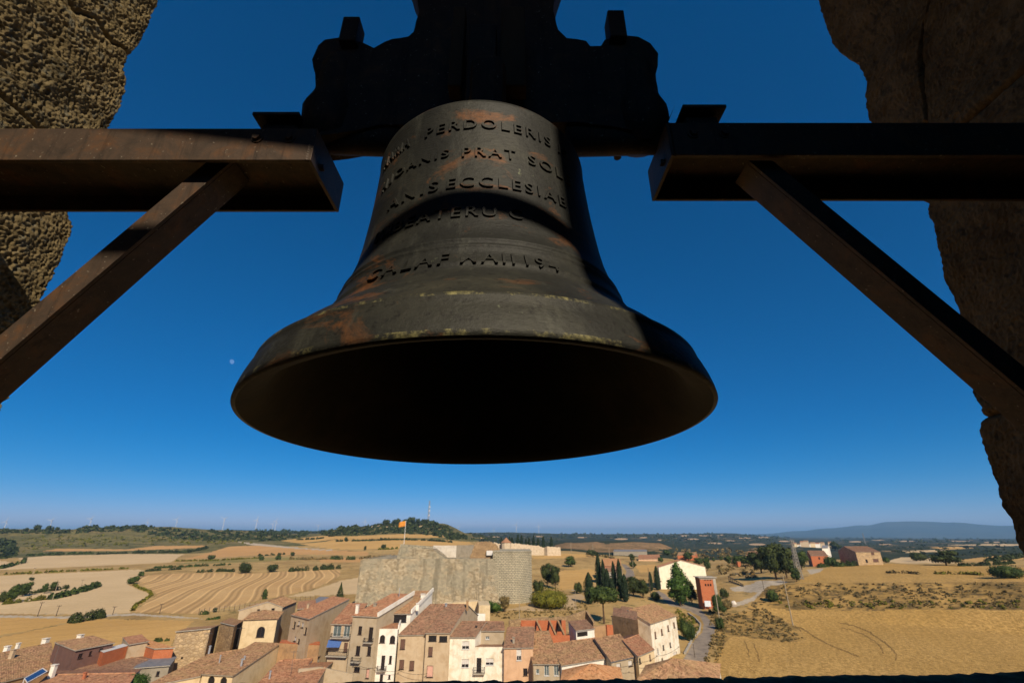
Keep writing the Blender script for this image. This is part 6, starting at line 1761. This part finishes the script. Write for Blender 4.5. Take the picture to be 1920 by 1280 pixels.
hedge([(1850, 1052), (1880, 1050), (1920, 1044)], 9, L_OAK, 'second dark hedge higher up near the right jamb')
hedge([(1662, 1074), (1700, 1074), (1730, 1077)], 5, L_GREY, 'short brown weed strip inside the upper field', n=260)
hedge([(1756, 1076), (1800, 1076), (1842, 1078)], 6, L_OLIVE, 'longer green weed strip inside the upper field', n=400)
# left fields
plant(18, 1131, 34, 24, 'tree', L_PINE, 'tree at the left edge of the fields, taller one')
plant(41, 1118, 26, 22, 'tree', L_PINE, 'tree at the left edge of the fields, right of the taller one')
plant(4, 1128, 20, 20, 'bush', L_OAK, 'dark bush cut by the left edge of the view', 'bush')
plant(83, 1112, 17, 13, 'tree', L_PINE, 'small tree in the short hedge, left one')
plant(98, 1108, 18, 11, 'tree', L_PINE, 'small tree in the short hedge, right one')
hedge([(40, 1115), (70, 1111), (100, 1107), (124, 1103)], 8, L_OAK, 'short dark hedge with two small trees in the left field')
hedge([(5, 1133), (40, 1129), (80, 1124)], 10, L_OLIVE, 'yellowish scrub strip below the left edge trees')
hedge([(92, 1124), (120, 1118), (150, 1110), (182, 1100)], 12, L_PINE, 'long curved green hedge in the left field', n=1300)
hedge([(134, 1168), (160, 1163), (186, 1158), (200, 1155)], 19, L_OAK, 'dense dark clump of roadside bushes at the lower left', n=1800)
plant(59, 1088, 6, 8, 'bush', L_OAK, 'lone shrub in the pale left field', 'bush')
plant(265, 1080, 9, 11, 'bush', L_PINE, 'small bush at the top of the field boundary', 'bush')
plant(251, 1094, 14, 20, 'bush', L_PINE, 'bush at the bend of the field boundary', 'bush')
hedge([(252, 1097), (262, 1103), (280, 1109), (284, 1116), (270, 1126), (255, 1134), (247, 1146)], 4, L_OLIVE, 'thin grassy hedge between the pale field and the swathed field', n=700)
hedge([(0, 1077), (60, 1075), (130, 1071), (240, 1066)], 4, L_OLIVE, 'long thin hedge below the big upper field', n=700)
hedge([(0, 1066), (20, 1061), (45, 1055)], 6, L_PINE, 'short hedge at the left edge below the hillside')
plant(44, 1054, 9, 9, 'bush', L_OAK, 'dark bush at the corner of the big upper field', 'bush')
hedge([(48, 1042), (80, 1041), (120, 1039), (172, 1038)], 5, L_PINE, 'green hedge above the big upper field, left stretch')
hedge([(182, 1039), (240, 1037)], 4, L_OAK, 'green hedge above the big upper field, middle stretch')
hedge([(250, 1037), (300, 1036), (350, 1036), (372, 1032), (390, 1027)], 6, L_OAK, 'dark hedge above the big upper field, right stretch')
plant(396, 1049, 9, 17, 'bush', L_OAK, 'round bush on the field edge in the middle distance', 'bush')
hedge([(330, 1052), (400, 1051), (450, 1048), (490, 1046)], 3, L_OLIVE, 'thin hedge beside the round bush in the middle distance', n=350)
hedge([(275, 1071), (310, 1069), (345, 1067)], 6, L_OAK, 'low hedge above the swathed field, left stretch')
hedge([(290, 1065), (345, 1063), (430, 1059)], 5, L_PINE, 'low hedge above the swathed field, upper stretch')
hedge([(370, 1073), (420, 1071), (440, 1072)], 6, L_OAK, 'low hedge above the swathed field, right stretch')
plant(461, 1074, 20, 26, 'bush', L_OAK, 'big round bush above the swathed field', 'bush')
plant(512, 1072, 15, 22, 'bush', L_OAK, 'round dark bush between hedges above the swathed field', 'bush')
hedge([(536, 1072), (560, 1070), (592, 1069)], 9, L_OAK, 'dark hedge above the swathed field, nearer to the castle')
hedge([(594, 1068), (620, 1067), (637, 1066)], 10, L_OAK, 'tall dark hedge ending at the orange field beside the castle')
plant(489, 1050, 9, 10, 'bush', L_PINE, 'small bush on the green tinged field, left one', 'bush')
plant(521, 1049, 9, 10, 'bush', L_PINE, 'small bush on the green tinged field, right one', 'bush')
plant(548, 1042, 8, 7, 'bush', L_OAK, 'little dark tree on the orange field edge', 'bush')
hedge([(482, 1042), (510, 1041), (535, 1039)], 4, L_OAK, 'low hedge beneath the orange field')
hedge([(622, 1048), (645, 1049), (668, 1049)], 7, L_PINE, 'green hedge left of the castle wall')
hedge([(540, 1048), (580, 1049), (620, 1048)], 5, L_GREY, 'brown weedy bank left of the castle', n=500)
hedge([(668, 1048), (700, 1047), (742, 1045)], 6, L_GREY, 'brown weedy bank behind the castle wall', n=500)
plant(684, 1031, 8, 6, 'bush', L_OAK, 'lone bush on the terraces left of the flag', 'bush')
plant(718, 1029, 9, 11, 'bush', L_OAK, 'round bush on the terraces left of the flagpole', 'bush')
hedge([(710, 1030), (730, 1030), (748, 1028)], 4, L_OLIVE, 'low hedge on the terraces left of the flagpole')
hedge([(630, 1015), (680, 1014), (740, 1012), (800, 1013), (850, 1017)], 4, L_OAK, 'dark hedge between two terraced fields below the hill', n=700)
plant(649, 1013, 7, 7, 'bush', L_OAK, 'bush at the left end of the terrace hedge', 'bush')
hedge([(558, 1012), (590, 1011), (606, 1009)], 4, L_OAK, 'short dark hedge on the lower left of the wooded hill')
plant(606, 993, 12, 9, 'tree', L_OAK, 'lone leaning tree on the left slope of the wooded hill')
for (px, py, hh, ww, lab) in ((703, 984, 10, 9, 'small round tree on the hilltop, leftmost'), (723, 984, 11, 15, 'hilltop tree left of the flag top'), (742, 984, 13, 17, 'bigger hilltop tree beside the flag'), (758, 984, 11, 14, 'hilltop tree behind the flagpole'), (772, 982, 13, 17, 'tallest hilltop tree right of the flag'),
                              (783, 982, 10, 9, 'small hilltop tree left of the radio mast'), (798, 982, 9, 14, 'hilltop tree at the foot of the radio mast'), (809, 983, 8, 12, 'hilltop tree right of the radio mast')):
    plant(px, py, hh, ww, 'bush', L_OAK, lab, 'tree', name='tree')
for (px, py, hh, ww, lab) in ((69, 995, 11, 12, 'leaning skyline tree at the left, middle of three'), (91, 995, 10, 12, 'skyline tree at the left, right of three'), (48, 996, 7, 9, 'skyline tree at the left, smallest of three'), (105, 995, 7, 8, 'small skyline shrub beside the three trees')):
    plant(px, py, hh, ww, 'bush', L_OAK, lab, 'tree', name='tree')
for (px, hh, lab) in ((940, 17, 'cemetery cypress, leftmost, beside the chapel'), (955, 19, 'cemetery cypress behind the chapel roof'), (960, 17, 'cemetery cypress just right of the chapel'), (971, 22, 'tallest cypress of the cemetery row'), (978, 21, 'cemetery cypress right of the tallest'), (986, 14, 'short cemetery cypress in the middle'),
                      (992, 16, 'cemetery cypress right of the middle'), (1001, 21, 'thin tall cemetery cypress'), (1009, 16, 'cemetery cypress near the right corner'), (1019, 20, 'cemetery cypress second from the right'), (1034, 18, 'cemetery cypress at the right end')):
    g = at_r(px, 1026, 500); g.z = Hs(g.x, g.y) - 1
    t = at_y(px, 1024 - hh, g.y)
    plant(0, 0, (t.z - g.z) * pxm(g) * .98, 8, 'cypress', L_CYP, lab, at=g)
hedge([(1000, 1037), (1020, 1036), (1036, 1037)], 9, L_OAK, 'dark shrubs in front of the cemetery wall')
plant(495, 1123, 17, 11, 'cypress', L_PINE, 'small leaning cypress behind the tan barn')
plant(637, 1119, 24, 17, 'cone', L_OAK, 'small conical fir tree left of the castle')
hedge([(376, 1152), (395, 1151)], 7, L_PINE, 'green garden shrubs by the stake fence')
plant(404, 1147, 8, 10, 'bush', L_OAK, 'dark shrub at the left end of the stake fence', 'bush')
hedge([(388, 1162), (410, 1160)], 6, L_BRIGHT, 'bright green garden patch beside the barn')
hedge([(290, 1203), (312, 1201), (324, 1200)], 8, L_PINE, 'green shrubs behind the orange brick lean-to')
plant(243, 1292, 38, 60, 'bush', L_BRIGHT, 'bright green tree top between roofs at the bottom left', 'tree', at=at_y(243, 1300, 90), name='tree')
hedge([(1030, 1159), (1050, 1158)], 5, L_PINE, 'small green shrubs by the crumbling stone wall')
hedge([(878, 1160), (890, 1161), (900, 1163)], 8, L_PINE, 'green shrubs beside the whitewashed garden wall')
hedge([(1100, 1012 + 28), (1130, 1043), (1150, 1047)], 4, L_GREY, 'grey scrub line left of the long shed', n=300)
hedge([(1340, 1150), (1330, 1147)], 5, L_OAK, 'small dark shrub under the bushy green tree')

def thicket(name, poly, n, hrange, mats, quads=14, zmin=None):
    """Ground cover and far woods nobody could count: one object of loose leaf clumps."""
    P = np.array(poly, float); x0, y0 = P.min(0); x1, y1 = P.max(0)
    Vs = []; k = 0; tries = 0
    while k < n and tries < n * 8:
        tries += 1
        px, py = RNG.uniform(x0, x1), RNG.uniform(y0, y1)
        if not inside(np.array([px]), np.array([py]), poly)[0]: continue
        g = ground(px, py)
        if g is None: continue
        h = RNG.uniform(*hrange) / pxm(g)
        w = h * RNG.uniform(.7, 1.5)
        d = RNG.normal(0, 1, (quads, 3)); d /= np.linalg.norm(d, axis=1)[:, None]; d[:, 2] = np.abs(d[:, 2])
        Q = np.array(tuple(g)) + d * np.array([w, w, h]) * RNG.uniform(.5, 1, (quads, 1)) * .8
        V, _ = leaf_quads(Q, d, np.full(quads, max(h, w) * .8))
        Vs.append(V); k += 1
    if not Vs: return
    V = np.concatenate(Vs)
    tag(grid_mesh(name, V, np.arange(len(V)).reshape(-1, 4), mats, None, None, False), kind='stuff')
thicket('woodland', [(120, 1000), (128, 986), (270, 985), (345, 995), (480, 996), (480, 1012), (400, 1016), (330, 1010), (230, 996), (160, 999)], 330, (2.5, 6), L_OAK)
thicket('woodland', [(0, 1000), (0, 992), (120, 993), (126, 1001)], 90, (2, 4.5), L_OAK)
thicket('woodland', [(0, 1012), (22, 1018), (26, 1040), (14, 1050), (0, 1046)], 60, (6, 10), L_OAK)
thicket('woodland', [(640, 988), (700, 978), (800, 977), (830, 985), (860, 1000), (890, 1012), (850, 1012), (800, 1003), (740, 1000), (660, 1004), (600, 1006), (600, 998)], 480, (3, 6.5), L_OAK)
thicket('woodland', [(480, 992), (600, 998), (540, 1012), (480, 1016)], 130, (3, 6), L_OAK)
thicket('woodland', [(880, 1000), (1250, 999), (1480, 1002), (1480, 1012), (1330, 1022), (1260, 1018), (1220, 1008), (1060, 1008), (1040, 1020), (900, 1014)], 560, (1.6, 3.4), L_OAK, 10)
thicket('woodland', [(1560, 1008), (1900, 1010), (1920, 1046), (1780, 1044), (1660, 1034), (1600, 1020)], 260, (1.6, 4), L_OAK, 10)
thicket('scrub_bushes', [(1260, 1030), (1420, 1030), (1420, 1050), (1340, 1060), (1340, 1075), (1420, 1085), (1420, 1050), (1260, 1046)], 160, (3, 6), L_GREY)
thicket('hillside_scrub', [(40, 1005), (230, 1004), (480, 1014), (470, 1020), (290, 1021), (100, 1027), (40, 1036)], 260, (1.5, 4), L_OLIVE, 10)
thicket('bank_weeds', [(1400, 1145), (1445, 1102), (1500, 1096), (1915, 1094), (1915, 1140), (1500, 1140), (1440, 1138)], 420, (1.5, 4.5), L_GREY, 16)
thicket('bank_weeds', [(1370, 1152), (1430, 1141), (1462, 1160), (1500, 1180), (1510, 1198), (1470, 1204), (1420, 1194), (1372, 1190)], 200, (1.5, 5), L_GREY, 16)
thicket('bank_weeds', [(1440, 1128), (1915, 1126), (1915, 1141), (1480, 1141)], 110, (2, 5), L_OLIVE, 14)
thicket('dry_grass', [(1330, 1150), (1370, 1150), (1345, 1250), (1318, 1250), (1335, 1190)], 160, (2, 5), L_GREY, 10)
thicket('dry_grass', [(1270, 1142), (1300, 1160), (1312, 1180), (1290, 1200), (1262, 1160)], 120, (2, 5), L_OLIVE, 10)
thicket('dry_grass', [(900, 1150), (1100, 1130), (1100, 1150), (940, 1160)], 160, (1.5, 4), L_GREY, 10)

# ================================================================== THE AIR
zs_ = [v for v in HT.ravel()]
zlo, zhi = min(min(zs_), -70) - 40, max(max(zs_) + 60, 200)
m = MB(); m.box((0, 0, (zlo + zhi) / 2), (84000, 84000, zhi - zlo))
hz = bpy.data.materials.new('haze'); hz.use_nodes = True
hn = hz.node_tree; hn.nodes.clear()
ho = hn.nodes.new('ShaderNodeOutputMaterial'); hv = hn.nodes.new('ShaderNodeVolumePrincipled')
hv.inputs['Color'].default_value = (.33, .64, 1, 1); hv.inputs['Density'].default_value = HAZE_D
hv.inputs['Anisotropy'].default_value = .0
hn.links.new(hv.outputs[0], ho.inputs['Volume'])
tag(m.build('haze', hz), kind='stuff')
